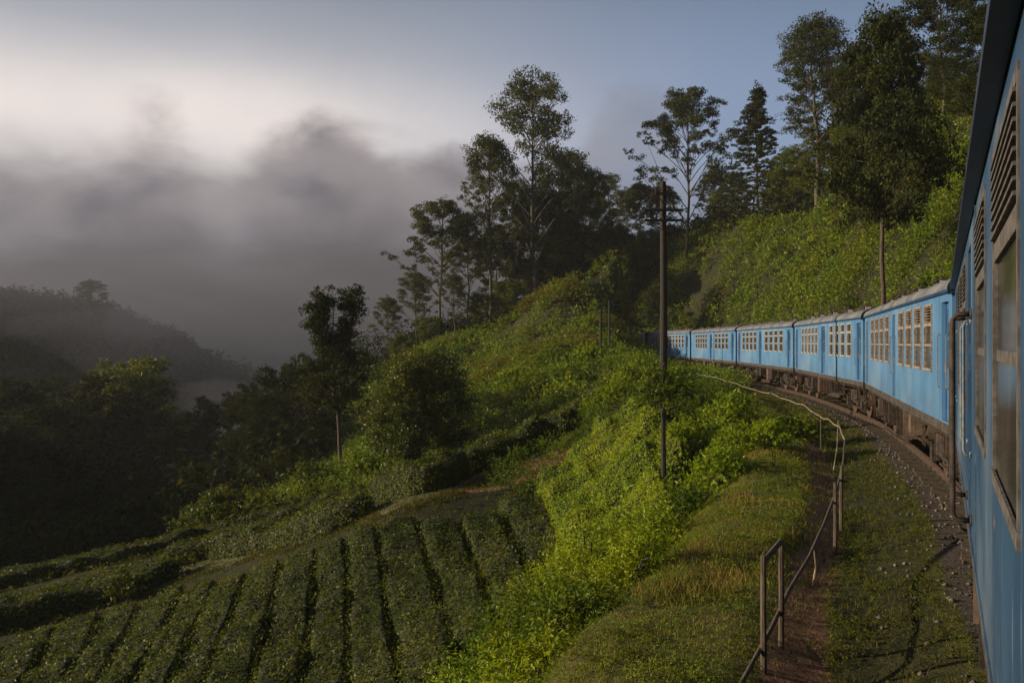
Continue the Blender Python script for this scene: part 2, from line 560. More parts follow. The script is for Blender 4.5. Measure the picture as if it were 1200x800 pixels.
for cx, cy_, h, L in COACH:
    dv = Vector((math.sin(h), math.cos(h)))
    for s in (-5.6, 5.6):
        nodes.append((cx + dv.x * s, cy_ + dv.y * s))
nodes = nodes[2:]
lx, ly = nodes[-1]
for k in range(8):
    h = R(-14 - 5.5 * k)
    lx += 12 * math.sin(h); ly += 12 * math.cos(h)
    nodes.append((lx, ly))


def catmull(P, n=10):
    P = [Vector(p) for p in P]
    out = []
    for i in range(len(P) - 1):
        p0 = P[max(i - 1, 0)]; p1 = P[i]; p2 = P[i + 1]; p3 = P[min(i + 2, len(P) - 1)]
        for k in range(n):
            t = k / n
            out.append(.5 * ((2 * p1) + (p2 - p0) * t + (2 * p0 - 5 * p1 + 4 * p2 - p3) * t * t + (3 * p1 - p0 - 3 * p2 + p3) * t ** 3))
    out.append(P[-1])
    return out


TR = catmull(nodes, 10)
TRn = np.array([(p.x, p.y) for p in TR])
TRseg = TRn[1:] - TRn[:-1]
TRlen = np.concatenate([[0], np.cumsum(np.hypot(TRseg[:, 0], TRseg[:, 1]))])


def track_at(s):
    x = np.interp(s, TRlen, TRn[:, 0]); y = np.interp(s, TRlen, TRn[:, 1])
    x2 = np.interp(s + .3, TRlen, TRn[:, 0]); y2 = np.interp(s + .3, TRlen, TRn[:, 1])
    x1 = np.interp(s - .3, TRlen, TRn[:, 0]); y1 = np.interp(s - .3, TRlen, TRn[:, 1])
    h = np.arctan2(x2 - x1, y2 - y1)
    return x, y, h


def lateral(X, Y):
    """signed distance from the track centre line, right positive"""
    sh = X.shape
    X = X.ravel(); Y = Y.ravel()
    out = np.empty(len(X))
    A = TRn[:-1]; D = TRseg; L2 = (D ** 2).sum(1)
    for i in range(0, len(X), 20000):
        px = X[i:i + 20000, None]; py = Y[i:i + 20000, None]
        t = np.clip(((px - A[:, 0]) * D[:, 0] + (py - A[:, 1]) * D[:, 1]) / L2, 0, 1)
        dx = px - (A[:, 0] + t * D[:, 0]); dy = py - (A[:, 1] + t * D[:, 1])
        d2 = dx * dx + dy * dy
        k = d2.argmin(1); r = np.arange(len(k))
        cr = D[k, 1] * dx[r, k] - D[k, 0] * dy[r, k]
        out[i:i + 20000] = np.sqrt(d2[r, k]) * np.sign(cr + 1e-9)
    return out.reshape(sh)


# ------------------------------------------------------------------ terrain
def at(px, py, Y):
    return ((px - 600) / F * Y, Y, EYE - (py - HY) / F * Y)


CP = []


def cp(px, py, Y, dz=0.0):
    x, y, z = at(px, py, Y); CP.append((x, y, z + dz))


TEA = -.75
for a in [(625, 680, 22), (480, 590, 30), (640, 515, 40), (330, 640, 30), (180, 682, 32), (450, 800, 19), (200, 800, 21),
          (0, 800, 24), (540, 730, 20.5), (360, 720, 24), (100, 740, 27), (580, 620, 27), (540, 560, 34)]:
    cp(*a, TEA if a[1] > 600 else -.1)
for a in [(705, 612, 22), (690, 530, 32), (760, 560, 26), (777, 592, 23), (720, 470, 42), (770, 490, 33), (840, 500, 26),
          (850, 470, 34), (790, 450, 46)]:
    cp(*a, -.9)
for a in [(0, 668, 40), (150, 640, 40), (300, 610, 40), (430, 572, 42), (560, 540, 44), (680, 485, 46)]:      # crest hedges
    cp(*a, -.9)
for a in [(540, 500, 58), (600, 450, 66), (650, 420, 72), (700, 405, 74), (735, 425, 60), (480, 530, 58), (620, 490, 56)]:
    cp(*a, -.8)
for a in [(738, 312, 97), (722, 316, 96), (705, 318, 97), (690, 324, 97), (655, 345, 98), (628, 364, 100), (575, 402, 96), (560, 425, 89), (515, 412, 93),
          (530, 455, 80), (700, 372, 92), (650, 390, 88), (600, 425, 84), (735, 400, 90), (735, 410, 84)]:
    cp(*a, -.3)
# behind and below the spur and the tea crest
for a in [(403, 562, 60), (350, 590, 66), (455, 440, 125), (560, 400, 130), (640, 370, 135), (300, 640, 75), (200, 700, 75)]:
    cp(*a)
CP += [(-45, 45, -13), (-60, 70, -24), (-40, 75, -18), (-25, 90, -14), (-60, 110, -32), (-30, 130, -24), (0, 160, -14),
       (-20, 200, -30), (60, 260, -10), (-78, 60, -26), (-125, 85, 8), (-150, 130, 6), (-100, 95, -20), (-120, 120, -44), (-80, 180, -48), (-45, 20, -11), (-62, 5, -20), (-104, 0, 4), (-112, -45, 9), (-112, 32, 0), (-150, 0, 14),  # also an added unseen ridge at left, raised to shade valley and tea
       (-12, 5, -8.5), (-4, 8, -5.2), (-25, 0, -11), (-2.2, 12, -4.3), (-1.6, 9, -3.6), (-.6, 14, -3.6), (1.4, 17, -3.2), (2.6, 20, -2.7),
       (-60, -60, -18), (0, -40, -8), (-20, 12, -9)]
# far hill left
for a in [(0, 346, 230), (105, 350, 240), (200, 384, 250), (300, 430, 255), (330, 450, 260), (-150, 325, 215), (-400, 300, 190)]:
    cp(*a, -9.5)
CP += [(-130, 195, -22), (-190, 150, -8), (-100, 215, -26), (-60, 250, -36), (-300, 100, 22), (-260, 20, 26), (-90, 330, -40), (-160, 340, -25),
       (-260, 330, -10), (-500, 300, 10), (-500, 0, 20), (0, 400, -50), (200, 400, -10), (300, 200, 20), (-500, 600, -30), (0, 700, -60), (500, 600, -40),
       (600, 0, 30), (200, -200, 0), (-300, -300, -20), (-20, 300, -50), (20, 230, -30)]
for s in np.arange(3, TRlen[-1] - 2, 7.0):
    x, y, h = track_at(s)
    for d, z in ((-5.6, -.6), (-3, -.35), (2.5, -.35)):
        if y < 78 or d != -5.6:
            CP.append((x + math.cos(h) * d, y - math.sin(h) * d, z))
CP = np.array(CP)
SC = 50.0


def tps_fit(P):
    n = len(P)
    X = P[:, :2] / SC
    r2 = ((X[:, None] - X[None]) ** 2).sum(2)
    K = .5 * r2 * np.log(r2 + 1e-12) + np.eye(n) * 2e-4
    Q = np.hstack([np.ones((n, 1)), X])
    A = np.zeros((n + 3, n + 3)); A[:n, :n] = K; A[:n, n:] = Q; A[n:, :n] = Q.T
    return np.linalg.solve(A, np.concatenate([P[:, 2], np.zeros(3)]))


WT = tps_fit(CP)


def tps(X, Y):
    sh = X.shape; x = X.ravel() / SC; y = Y.ravel() / SC
    out = np.empty(len(x)); c = CP[:, :2] / SC; n = len(c)
    for i in range(0, len(x), 20000):
        r2 = (x[i:i + 20000, None] - c[:, 0]) ** 2 + (y[i:i + 20000, None] - c[:, 1]) ** 2
        out[i:i + 20000] = (.5 * r2 * np.log(r2 + 1e-12)) @ WT[:n] + WT[n] + WT[n + 1] * x[i:i + 20000] + WT[n + 2] * y[i:i + 20000]
    return out.reshape(sh)


gx = np.concatenate([np.linspace(-900, -420, 12), np.arange(-400, -60, 6.), np.arange(-60, -20, .8), np.arange(-20, 30, .3),
                     np.arange(30, 60, 1.), np.linspace(62, 400, 40), np.linspace(450, 900, 10)])
gy = np.concatenate([np.linspace(-500, -60, 9), np.arange(-50, 0, 4.), np.arange(0, 30, .3), np.arange(30, 70, .5), np.arange(70, 125, .8),
                     np.arange(125, 400, 6.), np.linspace(410, 1000, 14)])
GX, GY = np.meshgrid(gx, gy, indexing='ij')
GD = lateral(GX, GY)


def build_height():
    X, Y, d = GX, GY, GD
    base = tps(X, Y)
    rad = np.hypot(X + 20, Y - 60)
    far = sstep(rad, 330, 560)
    base = base * (1 - far) + far * (-52 + 26 * fbm(X, Y, 300, 3, 5) + (8 + 30 * fbm(X, Y, 160, 3, 6)) * sstep(rad, 600, 950))
    mid = sstep(Y, 108, 130) * (1 - far)
    base += (fbm(X, Y, 30, 3, 8) - .5) * 8 * mid
    # right hand embankment
    dn = d + (fbm(X, Y, 9, 3, 3) - .5) * 3.0 * sstep(d, 4, 8)
    rise = 1.62 * np.clip(dn - 3.4, 0, 9.6 + 3.2 * (1 - sstep(Y, 66, 92))) + .22 * np.clip(dn - 16.0, 0, 60) + (fbm(X, Y, 14, 3, 4) - .5) * 2.4 * sstep(d, 5, 11)
    rise = np.where(d > 3.4, rise, 0) - .35
    fade = sstep(X / np.maximum(Y, 1), .0, .11)
    fade = np.where(Y < 60, 1, fade)
    m = sstep(d, 1.5, 3.4) * fade
    T = base * (1 - m) + rise * m
    # bumps of the overgrown slopes
    wl = sstep(-d, 6.0, 8.0) * (1 - sstep(np.hypot(X, Y), 110, 150))
    cover = sstep(d, 3.6, 5.5) + wl * (sstep(Y, 44, 50) + sstep(X - .04 * Y - .6, 0, 3) * (Y < 60)).clip(0, 1)
    cover = cover.clip(0, 1)
    b = fbm(X, Y, 2.6, 3, 21)
    T = T + cover * (np.abs(b - .5) * -2.6 + .55) * (1 + .9 * sstep(d, 4, 6) + .8 * sstep(-d, 7, 9) * (Y < 60)) + sstep(d, 5, 8) * (fbm(X, Y, 5.5, 2, 23) - .5) * 2.6
    # cutting beside the line
    lim = -.42 + np.clip(-d - np.where(Y > 89, 2.35, 2.9), 0, 99) * np.where(Y > 89, 14.0, 3.2) + (fbm(X, Y, 3, 2, 9) - .5) * 1.2 * sstep(-d, 3, 5)
    T = np.where((d < 0) & (Y > 70), np.minimum(T, lim), T)
    # formation and ledge
    prof = np.where(np.abs(d) < 1.75, -.255, -.255 - .20 * sstep(np.abs(d), 1.75, 2.7))
    prof = prof + (fbm(X, Y, 1.3, 3, 30) - .5) * .26 * sstep(np.abs(d), 2.2, 3.2)
    prof = prof + .22 * sstep(d, -3.0, -4.0) * (1 - sstep(np.abs(d), 5.9, 6.3))
    leftw = sstep(-d + (fbm(X, Y, 3.5, 2, 41) - .5) * .7, 4.7, 6.5)
    leftw = np.where(Y > 74, sstep(-d, 2.8, 3.4), leftw)
    leftw = np.where(Y > 89, sstep(-d, 2.25, 2.6), leftw)
    rightw = sstep(d, 3.0, 3.9)
    wgt = np.clip(leftw + rightw, 0, 1)
    return prof * (1 - wgt) + T * wgt


GZ = build_height()


def gidx(g, v):
    i = np.clip(np.searchsorted(g, v) - 1, 0, len(g) - 2)
    return i, np.clip((v - g[i]) / (g[i + 1] - g[i]), 0, 1)


def samp(A, x, y):
    x = np.asarray(x, float); y = np.asarray(y, float)
    i, fx = gidx(gx, x); j, fy = gidx(gy, y)
    return (A[i, j] * (1 - fx) + A[i + 1, j] * fx) * (1 - fy) + (A[i, j + 1] * (1 - fx) + A[i + 1, j + 1] * fx) * fy


def H(x, y):
    return samp(GZ, x, y)


def Hn(x, y, e=.4):
    dx = (H(x + e, y) - H(x - e, y)) / (2 * e); dy = (H(x, y + e) - H(x, y - e)) / (2 * e)
    n = np.stack([-dx, -dy, np.ones_like(dx)], -1)
    return n / np.linalg.norm(n, axis=-1, keepdims=True)


def hit(px, py, up=0.0, y0=6.0, y1=400.0):
    """the place on the land (raised by up) that lies in this direction from the lens"""
    Y = np.geomspace(y0, y1, 1400)
    X = (px - 600) / F * Y; Z = EYE - (py - HY) / F * Y
    g = Z - (H(X, Y) + up)
    k = np.argmax(g < 0)
    if g[k] >= 0: k = len(Y) - 1
    return float(X[k]), float(Y[k]), float(H(X[k], Y[k]))


# attributes of the land sheet
def polydist(X, Y, P):
    P = np.array(P); A = P[:-1]; D = P[1:] - A; L2 = (D ** 2).sum(1)
    best = np.full(X.shape, 1e9)
    for a, d_, l in zip(A, D, L2):
        t = np.clip(((X - a[0]) * d_[0] + (Y - a[1]) * d_[1]) / l, 0, 1)
        best = np.minimum(best, np.hypot(X - a[0] - t * d_[0], Y - a[1] - t * d_[1]))
    return best


ROADP = [hit(*p)[:2] for p in [(150, 694), (240, 662), (330, 634), (410, 607), (480, 583), (560, 555), (630, 524), (668, 500)]]
DIRTP = [hit(*p)[:2] for p in [(560, 566), (600, 553), (638, 540)]]
DIRT2 = [hit(*p)[:2] for p in [(180, 668), (215, 658), (260, 647)]]


def build_ground():
    nx, ny = GX.shape
    V = np.stack([GX, GY, GZ], -1).reshape(-1, 3)
    idx = np.arange(nx * ny).reshape(nx, ny)
    Fc = np.stack([idx[:-1, :-1], idx[1:, :-1], idx[1:, 1:], idx[:-1, 1:]], -1).reshape(-1, 4)
    me = np_mesh('ground', V, Fc, [M['ground']], smooth_=True)
    d = GD
    ball = (1 - sstep(np.abs(d), 1.3, 2.0)) * (np.abs(GY) < 140)
    near = (GX > -60) & (GX < 60) & (GY > 0) & (GY < 90)
    road = np.where(near, 1 - sstep(polydist(GX, GY, ROADP), 1.2, 2.1), 0)
    dirt = np.where(near, np.maximum((1 - sstep(polydist(GX, GY, DIRTP), 1.0, 2.0)), 1 - sstep(polydist(GX, GY, DIRT2), .4, 1.0)), 0)
    ft = 1 - sstep(np.abs(d + 3.35 + (fbm(GX, GY, 1.5, 2, 66) - .5) * .3), .15, .50)
    dirt = np.maximum(dirt, ft * (GY > 2) * (GY < 75) * .8)
    wood = np.where(d > 0, sstep(d, 3.4, 5) * (GY > 5), sstep(np.hypot(GX, GY), 100, 125) + (GX < -14 - (GY - 44) * .22) * (GY > 50)).clip(0, 1)  # embankment earth darkened: shade under the weeds painted in with the litter
    wood = np.maximum(wood, (d < -6.3) * (GY < 60) * (GX > -3) + (GY >= 44) * (d < -4) * (GX > -34) * (GY < 120) * .8).clip(0, 1)  # left slopes get the same litter and painted shade
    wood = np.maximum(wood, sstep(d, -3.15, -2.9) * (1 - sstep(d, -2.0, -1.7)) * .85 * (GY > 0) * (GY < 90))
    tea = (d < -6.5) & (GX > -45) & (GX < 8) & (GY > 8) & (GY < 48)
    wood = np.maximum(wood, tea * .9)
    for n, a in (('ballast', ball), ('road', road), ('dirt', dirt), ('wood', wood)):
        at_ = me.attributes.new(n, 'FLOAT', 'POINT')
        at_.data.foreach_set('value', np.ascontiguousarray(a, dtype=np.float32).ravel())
    o = link(bpy.data.objects.new('ground', me))
    tag(o, kind='structure')


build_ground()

# ------------------------------------------------------------------ railway track
def build_track():
    root = empty('railway_track')
    tag(root, kind='structure')
    s0, s1 = 10.0, TRlen[-1] - 60
    ss = np.arange(s0, s1, .6)
    for side in (-.84, .84):
        V = []; x, y, h = track_at(ss)
        prof = [(-.075, -.17), (.075, -.17), (.075, -.15), (.012, -.13), (.012, -.045), (.036, -.035), (.036, 0), (-.036, 0), (-.036, -.035), (-.012, -.045), (-.012, -.13), (-.075, -.15)]
        for px, pz in prof:
            d = side + px
            V.append(np.stack([x + np.cos(h) * d, y - np.sin(h) * d, np.full_like(x, pz)], -1))
        V = np.stack(V, 1); n, k = V.shape[:2]
        idx = np.arange(n * k).reshape(n, k)
        Fc = np.stack([idx[:-1], np.roll(idx, -1, 1)[:-1], np.roll(idx, -1, 1)[1:], idx[1:]], -1).reshape(-1, 4)
        link(bpy.data.objects.new('rail', np_mesh('rail', V.reshape(-1, 3), Fc, [M['rail']])), root)
    b = MB(); b.box(-1.32, 1.32, -.115, .115, -.29, -.172)
    for sx in (-.84, .84):
        b.box(sx - .13, sx + .13, -.09, .09, -.172, -.158)
        b.box(sx - .12, sx - .08, -.03, .03, -.158, -.13); b.box(sx + .08, sx + .12, -.03, .03, -.158, -.13)
    me = b.mesh('sleeper', [M['sleeper']])
    for s in np.arange(s0, s1, .68):
        x, y, h = track_at(s)
        o = link(bpy.data.objects.new('sleeper', me), root)
        o.location = (x, y, random.uniform(-.012, .008)); o.rotation_euler = (0, 0, -h + random.uniform(-.03, .03))
        o.scale = (random.uniform(.96, 1.05), random.uniform(.9, 1.1), 1)
    # ballast stones
    r = np.random.default_rng(3)
    n = 15000
    s = 12 + (TRlen[-1] - 100) * r.random(n) ** 1.9
    d = -r.normal(0, .9, n); d = np.where(np.abs(d) > 2.5, r.uniform(-2.3, 2.3, n), d)
    x, y, h = track_at(s)
    px = x + np.cos(h) * d; py = y - np.sin(h) * d
    pz = H(px, py)
    sz = r.uniform(.018, .045, n)
    base = np.array([(1, 0, 0), (-1, 0, 0), (0, 1, 0), (0, -1, 0), (0, 0, .8), (0, 0, -.8)], float)
    V = base[None] * r.uniform(.6, 1.3, (n, 6, 1))
    a = r.random(n) * 6.28
    ca, sa = np.cos(a)[:, None], np.sin(a)[:, None]
    V = np.stack([V[..., 0] * ca - V[..., 1] * sa, V[..., 0] * sa + V[..., 1] * ca, V[..., 2]], -1) * sz[:, None, None]
    V += np.stack([px, py, pz + sz * .4], -1)[:, None]
    f = np.array([(0, 2, 4), (2, 1, 4), (1, 3, 4), (3, 0, 4), (0, 3, 5), (3, 1, 5), (1, 2, 5), (2, 0, 5)])[:, :]
    Fc = (f[None] + np.arange(n)[:, None, None] * 6).reshape(-1, 3)
    o = link(bpy.data.objects.new('track_ballast', np_mesh('track_ballast', V.reshape(-1, 3), Fc, [M['stone']])))
    tag(o, 'loose brown ballast stones between the sleepers and beside the rails', 'ballast', kind='stuff')


build_track()

# ------------------------------------------------------------------ coaches
Z0, Z1 = 1.38, 3.73
LB = 16.5
WZ0, WZ1 = 2.30, 3.55
CACHE = {}


def wall_mb(ops, L=LB, mi=0, ya=None, yb=None):
    """left hand side wall with openings ops = (y0, y1, z0, z1)"""
    b = MB(); xo, xi = -HW, -HW + .07
    ya = -L / 2 if ya is None else ya; yb = L / 2 if yb is None else yb
    ops = sorted(ops); y = ya
    for (a, c, z0, z1) in ops:
        if a > y: b.box(xo, xi, y, a, Z0, Z1, mi)
        if z0 > Z0: b.box(xo, xi, a, c, Z0, z0, mi)
        if z1 < Z1: b.box(xo, xi, a, c, z1, Z1, mi)
        y = c
    if yb > y: b.box(xo, xi, y, yb, Z0, Z1, mi)
    return b


def mirror(b):
    c = MB(); c.v = [(-x, y, z) for x, y, z in b.v]; c.f = [tuple(reversed(f)) for f in b.f]; c.m = list(b.m)
    return c


def window(parent, yc, wd, z0, z1, style, side, near=False):
    """frame, sashes, panes and the louvre over them; side -1 left, 1 right"""
    key = ('w', round(wd, 2), z0, z1, style, side, near)
    if key not in CACHE:
        h = z1 - z0; t = .045 if style != 'slim' else .035
        b = MB(); xo, xi = -HW - (.022 if not near else .006), -HW + .05
        b.box(xo, xi, -wd / 2, -wd / 2 + t, z0, z1); b.box(xo, xi, wd / 2 - t, wd / 2, z0, z1)
        b.box(xo - (.02 if not near else .004), xi, -wd / 2 - .02, wd / 2 + .02, z0 - .05, z0); b.box(xo, xi, -wd / 2 + t, wd / 2 - t, z1 - t, z1)
        m1 = z0 + h * .36; m2 = z0 + h * (.68 if style == 'louvre' else .72)
        b.box(xo + .012, xi - .012, -wd / 2 + t, wd / 2 - t, m1 - .022, m1 + .022)
        b.box(xo + .004, xi - .004, -wd / 2 + t, wd / 2 - t, m2 - .035, m2 + .035)
        if near: b.box(xo + .012, xi - .012, -wd / 2 + t, wd / 2 - t, z0, z0 + .05)
        p1 = MB(); nr_ = .014 if near else 0
        p1.box(-HW + .010 - nr_ * .4, -HW + .016 - nr_ * .4, -wd / 2 + t, wd / 2 - t, z0 + .002, m1 - .02)
        p2 = MB(); p2.box(-HW + .026 - nr_, -HW + .034 - nr_, -wd / 2 + t, wd / 2 - t, m1 + .02, m2 - .034)
        sl = MB(); nsl = 8 if near else 6
        zt = z1 - t; zb = m2 + .035
        one = MB()
        if style == 'louvre':
            for k in range(nsl):
                z = zb + (zt - zb) * (k + .5) / nsl
                if near:
                    pass
                else:
                    sl.bar((-HW + .01, -wd / 2 + t, z), (-HW + .01, wd / 2 - t, z), .045, .012)
            one.bar((-HW + .01, -wd / 2 + t, 0), (-HW + .01, wd / 2 - t, 0), .05, .012)
        else:
            sl.box(-HW + .014, -HW + .022, -wd / 2 + t, wd / 2 - t, zb, zt)
        if side > 0: b, p1, p2, sl, one = map(mirror, (b, p1, p2, sl, one))
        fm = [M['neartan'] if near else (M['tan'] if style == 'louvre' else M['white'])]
        CACHE[key] = (b.mesh('window', fm), p1.mesh('pane', [M['glass']]), p2.mesh('pane', [M['glass']]),
                      sl.mesh('louvre', [M['tan']]) if style == 'louvre' and not near else (None if near and style == 'louvre' else sl.mesh('pane', [M['glass']])),
                      one.mesh('slat', [M['neartan']]), [zb + (zt - zb) * (k + .5) / nsl for k in range(nsl)])
    b, p1, p2, sl, one, zs = CACHE[key]
    f = link(bpy.data.objects.new('window', b), parent); f.location = (0, yc, 0)
    link(bpy.data.objects.new('pane', p1), f); link(bpy.data.objects.new('pane', p2), f)
    if sl is not None: link(bpy.data.objects.new('louvre' if style == 'louvre' else 'pane', sl), f)
    else:
        for z in zs:
            s = link(bpy.data.objects.new('slat', one), f); s.location = (0, 0, z)
    return f


def door(parent, yc, wd, side, open_=False, z0=Z0 + .02, z1=3.52):
    key = ('d', wd, side, open_)
    if key not in CACHE:
        b = MB(); x0, x1 = -HW + .085, -HW + .125
        t = .07
        b.box(x0, x1, -wd / 2, -wd / 2 + t, z0, z1); b.box(x0, x1, wd / 2 - t, wd / 2, z0, z1)
        b.box(x0, x1, -wd / 2 + t, wd / 2 - t, z0, 2.34); b.box(x0, x1, -wd / 2 + t, wd / 2 - t, z1 - .12, z1)
        b.box(x0 + .005, x1 - .005, -wd / 2 + t, wd / 2 - t, 2.85, 2.89)
        b.box(x0 - .015, x0, -wd / 2 + t, wd / 2 - t, 1.55, 1.60); b.box(x0 - .015, x0, -wd / 2 + t, wd / 2 - t, 2.2, 2.25)
        # jamb lining the recess
        b.box(-HW + .071, x0, -wd / 2 - .03, -wd / 2, z0, z1, 1); b.box(-HW + .071, x0, wd / 2, wd / 2 + .03, z0, z1, 1)
        g = MB(); g.box(x0 + .012, x0 + .022, -wd / 2 + t, wd / 2 - t, 2.34, 2.85)
        g.box(x0 + .012, x0 + .022, -wd / 2 + t, wd / 2 - t, 2.89, z1 - .12)
        hd = MB(); hd.bar((x0 - .03, wd / 2 - .05, 2.25), (x0 - .03, wd / 2 - .05, 2.42), .02, .02)
        hd.bar((x0 - .03, wd / 2 - .05, 2.26), (x0, wd / 2 - .05, 2.26), .015, .015); hd.bar((x0 - .03, wd / 2 - .05, 2.41), (x0, wd / 2 - .05, 2.41), .015, .015)
        if side > 0: b, g, hd = map(mirror, (b, g, hd))
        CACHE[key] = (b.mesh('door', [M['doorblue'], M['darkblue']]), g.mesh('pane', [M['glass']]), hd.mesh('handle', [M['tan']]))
    b, g, hd = CACHE[key]
    d = link(bpy.data.objects.new('door', b), parent); d.location = (0, yc, 0)
    link(bpy.data.objects.new('pane', g), d); link(bpy.data.objects.new('handle', hd), d)


def handrail(parent, y, z0, z1, side, r=.017, st=.09, m='rust'):
    key = ('h', z0, z1, side, r, st, m)
    if key not in CACHE:
        b = MB(); x = -HW
        b.tube([(x, 0, z1), (x - st * .75, 0, z1), (x - st, 0, z1 - .035), (x - st, 0, z0 + .035), (x - st * .75, 0, z0), (x, 0, z0)], r, 8)
        b.disc((x - .004, 0, z1), (1, 0, 0), r * 2.0, .02, 10); b.disc((x - .004, 0, z0), (1, 0, 0), r * 2.0, .02, 10)
        if side > 0: b = mirror(b)
        CACHE[key] = b.mesh('handrail', [M[m]], True)
    o = link(bpy.data.objects.new('handrail', CACHE[key]), parent); o.location = (0, y, 0)


def roof_mb(L, hw=HW + .04, ya=None, yb=None):
    b = MB()
    P = [(-hw, 3.70), (-hw - .005, 3.76), (-hw + .06, 3.86), (-hw + .20, 3.95), (-hw + .45, 4.03), (-hw + .85, 4.09), (0, 4.12)]
    P = P + [(-x, z) for x, z in reversed(P[:-1])]
    ya = -L / 2 if ya is None else ya; yb = L / 2 if yb is None else yb
    ys = np.linspace(ya, yb, 9)
    vs = [(x, y, z) for y in ys for x, z in P]; k = len(P)
    fs = [(i * k + j, (i + 1) * k + j, (i + 1) * k + j + 1, i * k + j + 1) for i in range(8) for j in range(k - 1)]
    fs = [tuple(f) for f in fs]
    fs.append(tuple(range(k))); fs.append(tuple(reversed(range(8 * k, 9 * k))))
    fs += [(i * k + k - 1, (i + 1) * k + k - 1, (i + 1) * k, i * k) for i in range(8)]
    b.add(vs, fs)
    for y in np.linspace(ya, yb, 7)[1:-1]:       # welded roof seams
        for j in range(k - 1):
            a = P[j]; c = P[j + 1]
            b.bar((a[0] * 1.002, y, a[1] + .006), (c[0] * 1.002, y, c[1] + .006), .02, .012)
    return b


def bogie_parts(parent, yc):
    if 'bogie' not in CACHE:
        b = MB()
        for sx in (-1.08, 1.08):
            b.bar((sx, -1.65, .60), (sx, -.7, .74), .10, .16); b.bar((sx, -.7, .74), (sx, -.45, .52), .10, .15)
            b.bar((sx, -.45, .52), (sx, .45, .52), .10, .16)
            b.bar((sx, .45, .52), (sx, .7, .74), .10, .15); b.bar((sx, .7, .74), (sx, 1.65, .60), .10, .16)
            for y in (-1.2, 1.2):
                b.box(sx - .13, sx + .13, y - .15, y + .15, .33, .62)
                b.bar((sx - .02, y - .26, .46), (sx - .02, y - .26, .72), .09, .09); b.bar((sx - .02, y + .26, .46), (sx - .02, y + .26, .72), .09, .09)
                b.bar((sx * 1.02, y - .3, .38), (sx * 1.02, y + .3, .38), .06, .05)
            for y in (-.22, .22):
                b.tube([(sx * 1.08, y, .56), (sx * 1.08, y, .98)], .10, 8)
            b.bar((sx, -.9, .30), (sx, .9, .30), .04, .05)
            b.bar((sx * 1.1, .8, .95), (sx * 1.1, .75, .35), .035, .035); b.bar((sx * 1.1, -.8, .95), (sx * 1.1, -.75, .35), .035, .035)
        b.box(-1.0, 1.0, -.25, .25, .55, .95)
        w_ = MB()
        for sx in (-.86, .86):
            w_.disc((sx, 0, .46), (1, 0, 0), .46, .12, 22); w_.disc((sx * .93, 0, .46), (1, 0, 0), .49, .03, 22)
            w_.disc((sx * 1.02, 0, .46), (1, 0, 0), .16, .16, 12)
        w_.disc((0, 0, .46), (1, 0, 0), .08, 1.7, 8)
        CACHE['bogie'] = (b.mesh('bogie', [M['iron']]), w_.mesh('wheelset', [M['rust']]))
    b, w_ = CACHE['bogie']
    o = link(bpy.data.objects.new('bogie', b), parent); o.location = (0, yc, 0)
    for y in (-1.2, 1.2):
        q = link(bpy.data.objects.new('wheelset', w_), o); q.location = (0, y, 0)


def under_parts(parent, seed):
    r = random.Random(seed)
    b = MB()
    b.box(-.9, .9, -8.2, 8.2, 1.02, 1.30)
    for sx in (-1.2, 1.2):
        b.bar((sx, -3.2, .62), (sx, 3.2, .62), .05, .05)
        b.bar((sx, -3.2, .62), (sx, -4.0, 1.2), .05, .05); b.bar((sx, 3.2, .62), (sx, 4.0, 1.2), .05, .05)
        for y in (-2.4, -.8, .8, 2.4): b.bar((sx, y, .60), (sx, y, 1.2), .045, .045)
        b.bar((sx * 1.12, -7.9, 1.12), (sx * 1.12, 7.9, 1.12), .03, .03)
    b.build('underframe', M['iron'], parent)
    for sx in (-1, 1):
        y = -2.9
        while y < 2.7:
            wd = r.uniform(.45, 1.1)
            if r.random() < .75:
                q = MB(); x0, x1 = sorted((sx * .85, sx * r.uniform(1.22, 1.38))); zb = r.uniform(.42, .7)
                q.box(x0, x1, y, y + wd, zb, 1.19)
                q.box(min(sx * 1.22, sx * 1.4) if sx < 0 else 1.2, max(sx * 1.22, sx * 1.4) if sx > 0 else -1.2, y + .04, y + .09, zb - .03, 1.19)
                q.box(x0 - .012, x1 + .012, y + wd * .45, y + wd * .5, zb - .012, 1.185)
                q.build('equipment_box', M[r.choice(['brownbox', 'iron', 'brownbox', 'rust'])], parent)
            y += wd + r.uniform(.15, .5)
        for y in (-8.0, 8.0, -6.9, 6.9, -4.3, 4.3):
            q = MB(); x = sx * 1.33
            for k in (-.13, .13): q.bar((x, y + k, .55 + r.uniform(0, .2)), (x, y + k, 1.2), .03, .03)
            q.box(min(x - .08, x + .08), max(x - .08, x + .08), y - .17, y + .17, .72, .75)
            q.build('step', M['rust'], parent)
    for sy in (-1, 1):
        for sx in (-.95, .95):
            q = MB(); q.disc((sx, sy * 8.45, 1.08), (0, 1, 0), .10, .5, 12); q.disc((sx, sy * 8.72, 1.08), (0, 1, 0), .21, .05, 16)
            q.build('buffer', M['iron'], parent)
        q = MB(); q.tube([(-.4, sy * 8.3, 1.05), (-.42, sy * 8.5, .8), (-.3, sy * 8.7, .55), (-.1, sy * 8.75, .7)], .03, 6)
        q.tube([(.5, sy * 8.3, 1.05), (.52, sy * 8.5, .75), (.4, sy * 8.7, .6), (.2, sy * 8.75, .75)], .03, 6)
        q.bar((0, sy * 8.3, 1.0), (0, sy * 8.7, .95), .12, .16)
        q.build('coupling', M['iron'], parent)


